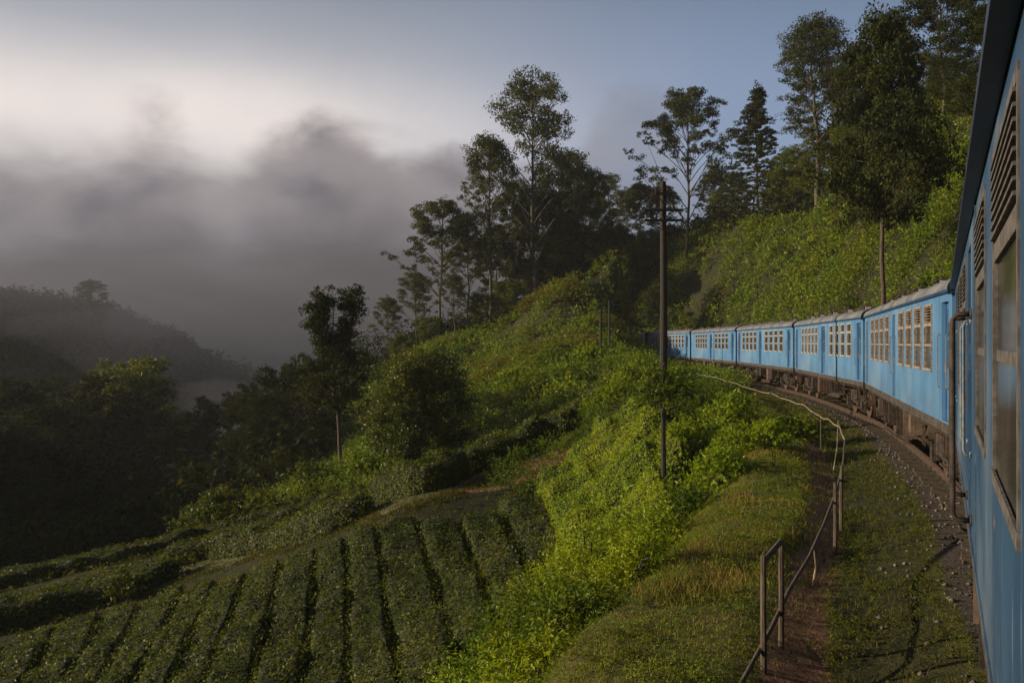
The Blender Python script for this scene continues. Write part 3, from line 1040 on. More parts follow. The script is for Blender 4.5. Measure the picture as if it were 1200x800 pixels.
def coach(info, label, wins, doors, style, roofm='roof', near=False, seed=1, livery=False, cab=False, wd=.95):
    cx, cy_, h, L = info
    root = empty('railway_coach', (cx, cy_, 0), -h)
    tag(root, label, 'train coach' if not cab else 'railcar', 'blue coaches of the train')
    ops = [(y - w_ / 2, y + w_ / 2, WZ0, WZ1) for y, w_ in wins] + [(y - w_ / 2, y + w_ / 2, Z0 + .02, 3.52) for y, w_ in doors]
    yb = 4.6 if cab else LB / 2
    sw = wall_mb(ops, yb=yb)
    pm = M['blue_dimmed' if near else 'blue']
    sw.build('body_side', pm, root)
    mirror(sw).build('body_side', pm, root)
    for y, w_ in wins:
        for s in (-1, 1): window(root, y, w_ - .004, WZ0, WZ1, style, s, near and s < 0)
    for y, w_ in doors:
        for s in (-1, 1):
            door(root, y, w_ - .006, s)
            for k in (-1, 1): handrail(root, y + k * (w_ / 2 + .09), 2.0, 2.95, s, r=.011, st=.05, m='steelblue')
    f = MB(); f.box(-HW + .075, HW - .075, -LB / 2 + .06, yb - .06, 1.32, 1.40); f.build('floor', M['inside'], root)
    c = MB(); c.box(-HW + .075, HW - .075, -LB / 2 + .06, yb - .06, 3.66, 3.69); c.build('ceiling', M['inside'], root)
    # seats
    if 'seat' not in CACHE:
        b = MB(); b.box(-.455, .455, -.2, .2, 1.78, 1.86); b.box(-.455, .455, .2, .27, 1.78, 2.5); b.box(-.4, -.36, -.1, .1, 1.402, 1.778); b.box(.36, .4, -.1, .1, 1.402, 1.778)
        CACHE['seat'] = b.mesh('seat', [M['seat']])
    for y in np.arange(-6.2, yb - 1.2, .92):
        if any(abs(y - dy) < .8 for dy, _ in doors): continue
        for sx in (-1, 1):
            o = link(bpy.data.objects.new('seat', CACHE['seat']), root); o.location = (sx * .875, y, 0)
    sb = MB()
    for s in (-1, 1):
        xa, xb = sorted((s * (HW - .06), s * (HW - .005)))
        sb.box(xa, xb, -LB / 2, LB / 2, 1.20, 1.378)
    sb.box(-HW + .06, HW - .06, -LB / 2, -LB / 2 + .06, 1.2, 1.378); sb.box(-HW + .06, HW - .06, LB / 2 - .06, LB / 2, 1.2, 1.378)
    sb.build('solebar', M['sole'], root)
    roof_mb(LB, yb=yb if cab else None).build('roof', M[roofm], root, False)
    g = MB()
    for s in (-1, 1):
        xa, xb = sorted((s * (HW + .003), s * (HW + (.075 if near else .055))))
        g.box(xa, xb, -LB / 2 - .01, yb + .01, 3.665, 3.715)
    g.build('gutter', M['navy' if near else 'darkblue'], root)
    # ends
    for sy in (-1, 1):
        if cab and sy > 0: continue
        e = MB(); y0, y1 = sorted((sy * (LB / 2 - .06), sy * (LB / 2 - .003)))
        e.box(-HW + .07, -.45, y0, y1, Z0, 3.70); e.box(.45, HW - .07, y0, y1, Z0, 3.70); e.box(-.45, .45, y0, y1, 3.35, 3.70)
        e.build('end_wall', M['darkblue'], root)
        y0, y1 = sorted((sy * (LB / 2 - .002), sy * (LB / 2 + .24)))
        q = MB()
        for k in range(4):
            ya = y0 + (y1 - y0) * k / 4
            q.box(-.62, -.46, ya + .004, ya + .05, 1.35, 3.5); q.box(.46, .62, ya + .004, ya + .05, 1.35, 3.5); q.box(-.62, .62, ya + .004, ya + .05, 3.5, 3.62)
        q.box(-.56, -.5, y0, y1, 1.36, 3.5); q.box(.5, .56, y0, y1, 1.36, 3.5); q.box(-.56, .56, y0, y1, 3.51, 3.6)
        q.build('gangway', M['black'], root)
        rim = MB(); hw = HW + .045
        P = [(-hw, 3.62), (-hw - .005, 3.76), (-hw + .06, 3.87), (-hw + .20, 3.96), (-hw + .45, 4.04), (-hw + .85, 4.10), (0, 4.13)]
        P = P + [(-x, z) for x, z in reversed(P[:-1])]
        for a, c_ in zip(P[:-1], P[1:]):
            rim.bar((a[0], sy * (LB / 2 + .015), a[1]), (c_[0], sy * (LB / 2 + .015), c_[1]), .07, .055)
        rim.build('roof_rim', M['navy'], root)
        for sx in (-1, 1):
            q = MB(); q.tube([(sx * 1.2, sy * (LB / 2 + .1), 1.5), (sx * 1.2, sy * (LB / 2 + .1), 3.2)], .018, 6)
            for z in (1.52, 2.35, 3.18): q.bar((sx * 1.2, sy * (LB / 2), z), (sx * 1.2, sy * (LB / 2 + .1), z), .02, .02)
            q.build('end_handrail', M['rust'], root)
    # roof ventilators
    if 'vent' not in CACHE:
        v = MB(); v.box(-.13, .13, -.30, .30, 4.0, 4.19); v.box(-.17, .17, -.34, .34, 4.19, 4.225)
        v.box(-.10, .10, -.40, -.345, 4.08, 4.20, 1); v.tube([(0, -.28, 4.24), (0, .28, 4.24)], .05, 8)
        CACHE['vent'] = v.mesh('ventilator', [M['iron'], M['white']])
    for k, y in enumerate((-6.1, -2.9, .3, 3.6, 6.4)):
        if cab and y > 3.8: continue
        for sx in (-.75, .75):
            o = link(bpy.data.objects.new('ventilator', CACHE['vent']), root); o.location = (sx, y + (seed * .37) % .6, -.02)
    bogie_parts(root, -5.6); bogie_parts(root, 5.6)
    under_parts(root, seed)
    # overlapping body panels, drain pipe, grab irons
    q = MB()
    for s in (-1, 1):
        for y in (-7.05, -1.55 + (seed % 3) * .1, 1.55, 7.05):
            if y > yb: continue
            if any(abs(y - wy) < ww / 2 + .03 for wy, ww in wins + doors): continue
            xa, xb = sorted((s * (HW + .001), s * (HW + .008)))
            q.box(xa, xb, y - .02, y + .02, Z0 + .01, 3.66)
        xa, xb = sorted((s * (HW + .001), s * (HW + .010)))
        q.box(xa, xb, -LB / 2 + .02, yb - .02, Z0 + .005, Z0 + .035)
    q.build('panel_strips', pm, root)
    if cab:
        # dark engine grille bay and the raked grey cab
        q = MB(); q.box(-HW - .005, -HW + .07, 4.6, 6.0, Z0, 3.80); q.box(HW - .07, HW + .005, 4.6, 6.0, Z0, 3.80)
        for z in np.arange(1.6, 3.6, .14):
            for s in (-1, 1): q.bar((s * (HW + .01), 4.7, z), (s * (HW + .01), 5.9, z), .03, .05)
        q.box(-HW + .07, HW - .07, 4.6, 6.0, 3.6, 4.0)
        q.build('engine_grille', M['loco_dark'], root)
        sec = [(6.0, 1.45, 1.25, 3.98), (7.3, 1.44, 1.2, 4.0), (8.0, 1.38, 1.15, 3.9), (8.6, 1.2, 1.1, 3.0), (8.9, 1.05, 1.1, 2.3), (8.95, 1.0, 1.1, 1.7)]
        v = []; fs = []
        for y, hw, a, c_ in sec:
            v += [(-hw, y, a), (-hw, y, c_ - .25), (-hw * .78, y, c_), (hw * .78, y, c_), (hw, y, c_ - .25), (hw, y, a)]
        for i in range(len(sec) - 1):
            for j in range(6): fs.append((i * 6 + j, (i + 1) * 6 + j, (i + 1) * 6 + (j + 1) % 6, i * 6 + (j + 1) % 6))
        fs.append(tuple(reversed(range(6)))); fs.append(tuple(range(30, 36)))
        q = MB(); q.add(v, fs); q.build('cab', M['loco_grey'], root)
        q = MB(); q.bar((-.6, 8.17, 3.62), (-.6, 8.56, 3.02), .95, .03); q.bar((.6, 8.17, 3.62), (.6, 8.56, 3.02), .95, .03)
        q.box(-1.462, -1.44, 6.7, 7.4, 2.7, 3.4); q.box(1.44, 1.462, 6.7, 7.4, 2.7, 3.4)
        q.build('windscreen', M['glass'], root)
        for s in (-.65, .65):
            q = MB(); q.disc((s, 9.0, 2.05), (0, 1, 0), .13, .12, 14); q.build('headlamp', M['lens'], root)
        q = MB(); q.box(-1.3, 1.3, 8.96, 9.05, 1.0, 1.35); q.build('buffer_beam', M['red'], root)
        for k in range(5):
            q = MB(); q.box(-1.25 + k * .52, -.99 + k * .52, 9.051, 9.06, 1.01, 1.34); q.build('warning_stripe', M['yellow'], root)
        q = MB(); q.box(-1.463, -1.452, 6.1, 8.0, 1.55, 1.95); q.build('side_stripe', M['yellow'], root)
    if livery:
        # lime green swoosh painted on the side
        q = MB(); x = -HW - .006
        q.add([(x, 2.9, 1.40), (x, 1.0, 1.40), (x, 1.5, 2.0), (x, 2.1, 2.25), (x, 2.9, 2.26)], [(0, 1, 2, 3, 4)])
        q.add([(x, 4.55, 1.40), (x, 2.904, 1.40), (x, 2.904, 2.26), (x, 4.1, 2.26)], [(0, 1, 2, 3)])
        q.build('painted_swoosh', M['livery_green'], root)
    return root


y_of = lambda s: s - LB / 2 + .0
std = [(y_of(2.5), .95), (y_of(3.87), .95), (y_of(5.24), .95), (y_of(6.6), .95), (y_of(9.6), .95), (y_of(11.0), .95), (y_of(12.35), .95), (y_of(13.7), .95)]
stdd = [(y_of(.68), .7), (y_of(8.15), .6), (y_of(15.75), .7)]
near_w = [(-6.1, 1.3), (-4.25, 1.3), (-2.25, 1.3), (1.45, 1.1), (2.95, 1.1), (4.45, 1.1)]
near_d = [(-7.6, .7), (-.15, .75), (6.2, .8)]
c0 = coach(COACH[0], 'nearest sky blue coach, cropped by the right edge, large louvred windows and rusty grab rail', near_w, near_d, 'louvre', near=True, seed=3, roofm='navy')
coach(COACH[1], 'second coach, sky blue with tall louvred windows, next ahead of the cropped one', std, stdd, 'louvre', seed=5)
nw = [(y_of(s), .8) for s in (2.3, 3.5, 4.7, 5.9)] + [(y_of(s), .62) for s in (9.6, 10.6, 11.6, 12.6, 13.6)]
coach(COACH[2], 'third coach, four wide and five narrow cream framed windows round a wide middle door', nw,
      [(y_of(.68), .7), (y_of(7.9), .95), (y_of(15.75), .7)], 'cream', seed=8)
nw = [(y_of(s), .9) for s in (2.7, 4.0, 5.3, 6.6)] + [(y_of(s), .9) for s in (10.0, 11.3, 12.6, 13.9)]
coach(COACH[3], 'fourth coach, pale blue with two groups of four cream framed windows', nw,
      [(y_of(.9), .7), (y_of(8.4), .7), (y_of(15.6), .7)], 'cream', seed=11)
nw = [(y_of(s), .85) for s in (2.7, 3.9, 5.1, 6.3)] + [(y_of(s), .7) for s in (10.1, 11.1, 12.1, 13.1, 14.1)]
coach(COACH[4], 'fifth coach, pale blue with dark middle door, just right of the utility pole', nw,
      [(y_of(.9), .7), (y_of(8.2), .8)], 'cream', seed=14)
nw = [(y_of(s), .6) for s in (1.9, 2.8, 3.7, 4.6, 5.5, 6.4, 7.3, 8.2, 9.1, 10.0, 10.9, 11.8)]
coach(COACH[5], 'leading railcar with grey cab and lime green swoosh, behind the utility pole', nw, [(y_of(.8), .6)], 'cream', seed=17, livery=True, cab=True)
# the thick grab rails beside the near door
for y in (-.72, .42):
    handrail(c0, y, 1.55, 3.0, -1, r=.019, st=.12, m='iron')

# ------------------------------------------------------------------ fence, poles
def P3(px, py, Y):
    return Vector(at(px, py, Y))


def build_fence():
    root = empty('bamboo_fence', (2.4, 8.1, -.4)); o0 = Vector(root.location)
    tag(root, 'sagging weathered wood and bamboo rail fence following the footpath beside the track', 'fence')
    posts = [(895, 786, 650, 8.1, .032), (915, 757, 632, 8.75, .032), (978, 642, 565, 13.2, .035), (986, 620, 545, 14.6, .035)]
    for px, yb, yt, Y, r in posts:
        a = P3(px, yb, Y); c = P3(px + random.uniform(-1, 1), yt, Y); a.z = float(H(a.x, a.y)) - .15
        b = MB(); mid = (a + c) / 2 + Vector((random.uniform(-.015, .015), 0, 0))
        b.tube([a - o0, mid - o0, c - o0], [r, r * .93, r * .88], 8)
        b.build('post', M['postwood'], root)
    rail1 = [P3(894, 658, 8.1), P3(915, 634, 8.75)]
    b = MB(); b.tube([p - o0 for p in rail1], .03, 8); b.build('rail', M['postwood'], root)
    pts = [P3(862, 812, 7.6), P3(905, 733, 8.4), P3(925, 690, 9.4), P3(948, 652, 10.8), P3(966, 612, 12.2), P3(980, 575, 13.8), P3(988, 542, 16), P3(990, 515, 19)]
    b = MB(); sm = catmull([tuple(p) for p in pts], 5) if False else None
    b.tube([p - o0 for p in pts], [.024, .024, .023, .022, .021, .02, .019, .017], 8)
    b.build('rail', M['postwood'], root)
    pts = [(990, 515, 19), (984, 500, 21), (971, 491, 23), (960, 487, 25), (942, 474, 28.5), (925, 469, 31), (905, 461, 35), (884, 456.5, 39), (862, 449, 44), (840, 442.5, 50), (815, 437, 57)]
    P = [P3(*p) for p in pts]
    for i in range(len(P) - 1):
        b = MB(); b.tube([P[i] - o0, (P[i] + P[i + 1]) / 2 - o0 + Vector((0, 0, -.04)), P[i + 1] - o0], [.019, .018, .016], 7)
        b.build('rail', M['bamboo'], root)
        if i % 2 == 0 or i < 2: continue
        a = P[i] + Vector((0.05, 0, .06)); g = a.copy(); g.z = float(H(a.x, a.y)) - .1
        b = MB(); b.tube([g - o0, a - o0], [.022, .018], 6); b.build('post', M['postwood'], root)
    # dry sticks leaning on the rail
    for px, y0, y1, Y in ((976, 512, 492, 21.5), (952, 660, 638, 11.6)):
        a = P3(px, y0, Y); c = P3(px + random.uniform(-9, 9), y1, Y + random.uniform(-.4, .4)); a.z = float(H(a.x, a.y)) - .05
        b = MB(); b.tube([a - o0, (a + c) / 2 - o0 + Vector((.04, 0, 0)), c - o0], [.015, .012, .008], 6); b.build('stick', M['bamboo'], root)


build_fence()


def build_pole():
    PY_ = 35.0
    x, y, z = at(777, 480, PY_); z = float(H(x, y)) - .5
    top = P3(777, 213, PY_)
    root = empty('utility_pole', (x, y, z)); o0 = Vector((x, y, z))
    tag(root, 'tall dark wooden utility pole with crossarms rising from the bushes in front of the train', 'utility pole')
    b = MB(); b.tube([(0, 0, 0), (.03, 0, (top.z - z) * .5), (0, 0, top.z - z)], [.17, .15, .12], 12); b.build('pole', M['polewood'], root)
    for py, wd in ((228, .7), (247, 1.6), (259, 1.6)):
        zc = P3(777, py, PY_).z - z
        b = MB(); b.box(-wd / 2, wd / 2, -.24, -.15, zc - .05, zc + .05); b.bar((-wd * .35, -.17, zc - .05), (0, -.14, zc - .42), .03, .03); b.bar((wd * .35, -.17, zc - .05), (0, -.14, zc - .42), .03, .03)
        a = b.build('crossarm', M['polewood'], root)
        for k in (-.46, -.22, .22, .46):
            q = MB(); q.tube([(k * wd, -.19, zc + .05), (k * wd, -.19, zc + .11), (k * wd, -.19, zc + .12), (k * wd, -.19, zc + .22)], [.014, .014, .045, .034], 8)
            q.build('insulator', M['ceramic'] if wd > .8 else M['iron'], a)
    x, y, z = at(777, 588, 23.0); z = float(H(x, y)) - .3; t = P3(777, 478, 23.0)
    b = MB(); b.tube([(x, y, z), (x + .02, y, (z + t.z) / 2), (x, y, t.z)], [.075, .07, .06], 9); b.box(x - .05, x + .05, y - .12, y - .07, t.z - .25, t.z - .10)
    o = b.build('line_post', [M['polewood']]); tag(o, 'short thin dark post in the bright bushes below the utility pole', 'post', 'line posts')
    for px, yt, Y, lab in ((704, 363, 68, 'short dark post on the slope, left one of the pair below the spur'), (714, 352, 71, 'short dark post on the slope, right one of the pair below the spur')):
        x, y = (px - 600) / F * Y, Y; z = float(H(x, y)); t = P3(px, yt, Y)
        b = MB(); b.tube([(x, y, z - .3), (x, y, max(t.z, z + 2.2))], [.11, .09], 8); b.box(x - .3, x + .3, y - .14, y - .1, max(t.z, z + 2.2) - .3, max(t.z, z + 2.2) - .22)
        o = b.build('line_post', [M['polewood']]); tag(o, lab, 'post', 'line posts')


build_pole()

# ------------------------------------------------------------------ foliage tools
def unit(v):
    return v / np.maximum(np.linalg.norm(v, axis=-1, keepdims=True), 1e-9)


def leaf_quads(P, Nrm, L, W, r, spread=.9):
    """one folded-free rhombus leaf per point"""
    n = len(P)
    nn = unit(Nrm + r.normal(0, spread, (n, 3)))
    a = unit(np.cross(nn, r.normal(0, 1, (n, 3))))
    b = np.cross(nn, a)
    L = np.broadcast_to(np.asarray(L, float), (n,))[:, None]; W = np.broadcast_to(np.asarray(W, float), (n,))[:, None]
    V = np.stack([P - a * L * .5, P + b * W * .5 + a * L * .05, P + a * L * .5 - nn * L * .12, P - b * W * .5 + a * L * .05], 1)
    return V


def quads_mesh(name, V, mat_, tri=False):
    n = len(V)
    if tri:          # small far leaves: one triangle each, widened to the same area
        T = V[:, :3].copy(); T[:, 1] += (V[:, 1] - V[:, 3]) * .35
        return np_mesh(name, T.reshape(-1, 3), np.arange(n * 3).reshape(n, 3), [mat_])
    return np_mesh(name, V.reshape(-1, 3), np.arange(n * 4).reshape(n, 4), [mat_])


def sprigs(P, D, length, k, r, L, W, droop=.25):
    """shoots from P along D carrying k leaves each"""
    n = len(P)
    t = (np.arange(k) + r.random((n, k))) / k
    ln = np.broadcast_to(np.asarray(length, float), (n,))[:, None] * t
    Q = P[:, None] + D[:, None] * ln[..., None]
    Q[..., 2] -= droop * (ln ** 2) / np.maximum(np.broadcast_to(np.asarray(length, float), (n,))[:, None], .01)
    Q = Q + r.normal(0, .06, Q.shape) * np.broadcast_to(np.asarray(length, float), (n,))[:, None, None]
    Nn = np.repeat(D[:, None] * .5 + np.array([0, 0, .7]), k, 1)
    return leaf_quads(Q.reshape(-1, 3), Nn.reshape(-1, 3), np.repeat(np.broadcast_to(L, (n,)), k) * r.uniform(.6, 1.25, n * k),
                      np.repeat(np.broadcast_to(W, (n,)), k) * r.uniform(.7, 1.2, n * k), r, .75)


LEAFCOUNT = [0]


def tubes_np(segs, n=5):
    """segs: list of (pts (k,3), radii (k,)) -> V, F"""
    V = []; Fc = []; base = 0
    for pts, rad in segs:
        pts = np.asarray(pts, float); k = len(pts)
        d = np.gradient(pts, axis=0); d = unit(d)
        ref = np.array([1., 0, 0]) if abs(d[0, 2]) > .7 else np.array([0, 0, 1.])
        u = unit(np.cross(d, ref)); v = np.cross(d, u)
        a = np.arange(n) * 2 * np.pi / n
        ring = pts[:, None] + (u[:, None] * np.cos(a)[None, :, None] + v[:, None] * np.sin(a)[None, :, None]) * np.asarray(rad)[:, None, None]
        V.append(ring.reshape(-1, 3))
        idx = np.arange(k * n).reshape(k, n) + base
        Fc.append(np.stack([idx[:-1], np.roll(idx, -1, 1)[:-1], np.roll(idx, -1, 1)[1:], idx[1:]], -1).reshape(-1, 4))
        base += k * n
    return np.concatenate(V), np.concatenate(Fc)


def tree_geo(kind, Ht, Wd, seed, leaf, dens=1.0):
    """returns (trunk mesh data, limbs mesh data, leaf quads), base at the origin"""
    r = np.random.default_rng(seed)
    k = 12
    tz = np.linspace(0, 1, k)
    wob = np.cumsum(r.normal(0, .006, (k, 2)), 0) * Ht; wob[0] = 0
    tr = np.column_stack([wob, tz * Ht * (.97 if kind != 'round' else .85)])
    r0 = Ht * {'gum': .011, 'cone': .012, 'round': .02, 'broad': .014, 'column': .011, 'fir': .011}[kind]
    trad = r0 * (1 - tz * .88); trad[0] *= 1.5
    segs = []; clumps = []      # clump: centre, radius, flatness
    nb = {'gum': 48, 'cone': 60, 'round': 46, 'broad': 48, 'column': 62, 'fir': 80}[kind]
    for i in range(nb):
        u = (i + r.random()) / nb
        az = i * 2.4 + r.normal(0, .4)
        if kind == 'gum':
            t = prof = up = flat = cr = 1.0
        elif kind == 'cone':
            t = .46 + .52 * u; prof = 1.25 * (1 - (t - .2) / .8) ** .6 * 1.1 * (.55 + .5 * r.random()); up = .18; flat = .6; cr = r.uniform(.05, .085)
        elif kind == 'fir':
            t = .18 + .80 * u; prof = (1 - t) ** .9 * 1.15 * (.75 + .35 * r.random()); up = -.05 + .3 * t; flat = .45; cr = r.uniform(.03, .05)
        elif kind == 'column':
            t = .33 + .63 * u; prof = (1.0 - .62 * sstep(t, .45, .72)) * (.65 + .35 * sstep(t, .24, .42)) * (.5 + .55 * r.random()) * (1.25 if t > .8 else 1)
            up = .45; flat = .75; cr = r.uniform(.040, .070)
            if t > .74: az = (0.3 if i % 2 else 3.4) + r.normal(0, .35); prof *= 1.15
        elif kind == 'round':
            t = .10 + .78 * u; prof = math.sqrt(max(.05, 1 - ((t - .42) / .56) ** 2)) * (.7 + .3 * r.random()); up = .35; flat = .8; cr = r.uniform(.10, .15)
        else:
            t = .24 + .72 * u; prof = (.45 + .75 * math.sin((1 - t) / .76 * math.pi * .8)) * (.55 + .5 * r.random()); up = .5; flat = .65; cr = r.uniform(.055, .095)
        Lb = prof * Wd / 2
        if kind == 'gum':
            th = .40 + .58 * u ** .72
            rd = Wd / 2 * (.60 * math.sqrt(max(0.02, 1 - ((th - .80) / .19) ** 2)) if th > .80 else (.60 + .40 * math.sin((.80 - th) / .46 * math.pi)) * (1 if th > .5 else .8))
            rd *= (.35 + .65 * r.random() ** .6)
            t = max(.16, th - .75 * rd / Ht - .03); flat = .48; cr = r.uniform(.040, .072) * (1.15 if th > .8 else .9)
            if th < .6 and r.random() < .4: continue
            up = max(.3, (th - t) * Ht / max(rd, .1)); prof = rd / (Wd / 2); Lb = rd
        p0 = np.array([np.interp(t, tz, tr[:, 0]), np.interp(t, tz, tr[:, 1]), np.interp(t, tz, tr[:, 2])])
        d = np.array([math.cos(az), math.sin(az), 0])
        ts = np.linspace(0, 1, 5)[:, None]
        lift = up * Lb * (ts ** (1.3 if kind != 'gum' else .9)) if kind not in ('fir',) else up * Lb * ts - .12 * Lb * ts ** 2
        pts = p0 + d * Lb * ts + np.array([0, 0, 1.]) * lift + r.normal(0, .025, (5, 3)) * Lb * ts
        rb = max(.012, r0 * (1 - t * .75) * (.42 if kind != 'cone' else .25))
        segs.append((pts, rb * (1 - ts[:, 0] * .75)))
        tips = [(pts[4], 1.0), (pts[3], .75)]
        if kind in ('cone', 'fir', 'round', 'broad', 'column'): tips.append((pts[2], .8))
        if kind in ('fir',): tips.append((pts[1], .6))
        if kind == 'cone' and t < .56:
            tips += [(pts[1], .7), (pts[0] * .6 + pts[1] * .4, .5)]
        for q in range(2 if kind in ('gum', 'broad') else 1):
            az2 = az + r.uniform(-1, 1); d2 = np.array([math.cos(az2), math.sin(az2), .5 + .5 * r.random()])
            e = pts[3 if kind == 'gum' else 2] + d2 * Lb * r.uniform(.25, .5)
            segs.append((np.array([pts[2], (pts[2] + e) / 2 + r.normal(0, .02, 3) * Lb, e]), np.array([rb * .5, rb * .35, rb * .2])))
            tips.append((e, .8))
        for c, s in tips:
            clumps.append((c, cr * Ht * s * r.uniform(.75, 1.2), flat))
    clumps.append((tr[-1], .045 * Ht, .7 if kind != 'fir' else 1.6))
    P = []; Nn = []
    for c, rad, flat in clumps:
        n = int(dens * 26 * (rad / leaf) ** 1.35) + 6
        sub = 5
        sc_ = c + unit(r.normal(0, 1, (sub, 3))) * rad * .65 * np.array([1, 1, flat])
        k_ = r.integers(0, sub, n)
        d = unit(r.normal(0, 1, (n, 3)))
        q = sc_[k_] + d * (rad * .50 * r.random(n) ** .4)[:, None] * np.array([1, 1, flat])
        P.append(q); Nn.append(d + np.array([0, 0, .5]))
    P = np.concatenate(P); Nn = np.concatenate(Nn)
    ll = leaf * r.uniform(.6, 1.3, len(P))
    Q = leaf_quads(P, Nn, ll, ll * (.45 if kind == 'gum' else .55), r, .8)
    return (tr, trad), segs, Q


def make_tree(name, kind, Ht, Wd, seed, leaf, leafm, bark, dens=1.0):
    (tr, trad), segs, Q = tree_geo(kind, Ht, Wd, seed, leaf, dens)
    LEAFCOUNT[0] += len(Q)
    root = empty(name)
    V, Fc = tubes_np([(tr, trad)], 9)
    link(bpy.data.objects.new('trunk', np_mesh('trunk', V, Fc, [M[bark]], smooth_=True)), root)
    V, Fc = tubes_np(segs, 5)
    l = link(bpy.data.objects.new('limbs', np_mesh('limbs', V, Fc, [M[bark]], smooth_=True)), root); l['kind'] = 'stuff'
    c = link(bpy.data.objects.new('crown', quads_mesh('crown', Q, M[leafm], Ht > 7.6)), root)
    c['kind'] = 'stuff'
    return root


def copy_thing(o):
    c = o.copy(); COL.objects.link(c)
    for ch in o.children:
        d = ch.copy(); COL.objects.link(d); d.parent = c
        for g in ch.children:
            e = g.copy(); COL.objects.link(e); e.parent = d
    return c


PROTO = {}


def put_tree(key, px, ytop, Y, label, group=None, ybase=None, rot=None, wscale=1.0, Hw=None, sink=.3, cat='tree'):
    """a tree standing on the land at distance Y, its top at row ytop"""
    name, kind, Ht, Wd, seed, leaf, leafm, bark, dens = KINDS[key]
    x = (px - 600) / F * Y
    z = float(H(x, Y)) - sink
    ztop = EYE - (ytop - HY) / F * Y
    hh = max(ztop - z, 2.0)
    if key not in PROTO:
        PROTO[key] = make_tree(name, kind, Ht, Wd, seed, leaf, leafm, bark, dens); o = PROTO[key]
    else:
        o = copy_thing(PROTO[key])
    o.location = (x, Y, z)
    s = hh / Ht
    ws = s * wscale if Hw is None else Hw / Wd
    o.scale = (ws, ws, s)
    o.rotation_euler = (0, 0, random.uniform(0, 6.28) if rot is None else rot)
    tag(o, label, cat, group)
    return o


# key: name, kind, height, width, seed, leaf size, leaf material, bark, density
KINDS = {
    'gumA': ('gum_tree', 'gum', 27, 13, 11, .30, 'euc', 'palebark', .52),
    'gumB': ('gum_tree', 'gum', 24, 11, 23, .30, 'euc', 'palebark', .52),
    'gumC': ('gum_tree', 'gum', 22, 13, 35, .30, 'euc', 'bark', .9),
    'gumD': ('gum_tree', 'gum', 20, 16, 47, .28, 'euc', 'bark', 1.05),
    'gumE': ('gum_tree', 'gum', 17, 8, 59, .26, 'dark', 'bark', 1.1),
    'gumF': ('gum_tree', 'gum', 16, 8, 61, .22, 'euc', 'bark', .72),
    'fir': ('pine_tree', 'fir', 16, 9, 71, .24, 'dark', 'bark', 1.0),
    'darkA': ('evergreen_tree', 'cone', 16, 8.5, 83, .20, 'dark', 'bark', 1.0),
    'broadA': ('leafy_tree', 'broad', 13, 7, 95, .20, 'mid', 'bark', .9),
    'broadB': ('leafy_tree', 'broad', 12, 8, 97, .24, 'mid', 'bark', .9),
    'broadC': ('leafy_tree', 'broad', 14, 6.5, 99, .17, 'dark', 'bark', .9),
    'valley': ('leafy_tree', 'broad', 12, 8, 131, .22, 'wood', 'bark', .9),  # dark leaf: dim valley light painted into the crown
    'gumG': ('gum_tree', 'gum', 25, 9, 141, .26, 'euc', 'palebark', .72),
    'forked': ('leafy_tree', 'column', 13, 6.2, 125, .19, 'dark', 'bark', .8),  # silhouette darkness of this tree put into its leaf colour
    'round': ('leafy_tree', 'round', 7.5, 5.5, 101, .155, 'mid2', 'bark', .9),
}
GR = 'gum trees on the spur skyline'
put_tree('gumA', 627, 78, 112, 'tallest gum tree with a domed crown, highest on the spur skyline', GR, wscale=.85)
put_tree('gumB', 570, 150, 109, 'second tallest spur gum with an umbrella crown, just left of the tallest', GR, wscale=.85)
put_tree('gumC', 517, 228, 106, 'leftmost tall gum on the spur, layered crown against the mist', GR)
put_tree('gumF', 455, 345, 120, 'small hazy gum tree left of the spur, fading into the mist', GR)
put_tree('gumB', 655, 165, 119, 'leaning crowned gum just right of the tallest spur gum', GR, wscale=.9)
put_tree('gumC', 603, 205, 116, 'gum filling the gap between the two tallest spur gums', GR, wscale=.6)
put_tree('gumF', 548, 258, 110, 'slim gum between the leftmost tall gum and the umbrella crowned gum', GR)
put_tree('gumF', 487, 315, 110, 'low gum left of the leftmost tall gum on the spur', GR)
put_tree('gumE', 640, 215, 120, 'dark slender gum behind the tallest spur gum', GR)
put_tree('gumD', 682, 190, 122, 'spreading gum at the right end of the spur group', GR, wscale=.55)
put_tree('gumE', 585, 262, 118, 'dark slender gum behind the umbrella crowned gum', GR)
put_tree('gumF', 532, 318, 100, 'short gum low on the left shoulder of the spur', GR)
GB = 'trees standing behind the spur and the cutting'
i = 0
for px, yt, Y, k in [(660, 255, 128, 'gumE'), (690, 214, 132, 'gumF'), (712, 200, 138, 'gumB'), (735, 218, 128, 'gumF'), (752, 212, 140, 'gumE'),
                     (775, 215, 130, 'gumE'), (700, 268, 122, 'broadB'), (722, 262, 124, 'gumE'), (765, 270, 122, 'broadB'), (742, 285, 118, 'broadA'),
                     (675, 285, 128, 'broadB'), (845, 228, 125, 'broadB'), (835, 196, 130, 'gumE'), (862, 200, 122, 'gumF'), (868, 240, 114, 'broadB'),
                     (918, 205, 106, 'broadB'), (908, 215, 110, 'gumE'), (787, 262, 125, 'gumE'), (818, 262, 122, 'broadB'), (648, 300, 124, 'broadA'), (772, 305, 124, 'broadA'), (756, 318, 124, 'broadB'),
                     (938, 198, 104, 'broadA'), (618, 300, 126, 'broadA'), (565, 345, 112, 'broadB'), (595, 330, 115, 'broadA'), (505, 372, 106, 'broadB'), (470, 392, 100, 'broadA')]:
    put_tree(k, px, yt, Y, 'dark tree in the dense wood behind the spur and the railway cutting', GB, wscale=1.1)
GE = 'trees on the crest above the right embankment'
put_tree('gumD', 802, 100, 112, 'wide domed airy gum on the skyline right of the utility pole', GE, wscale=.85)
put_tree('fir', 888, 97, 102, 'pointed conifer on the skyline, narrow with drooping tiers', GE)
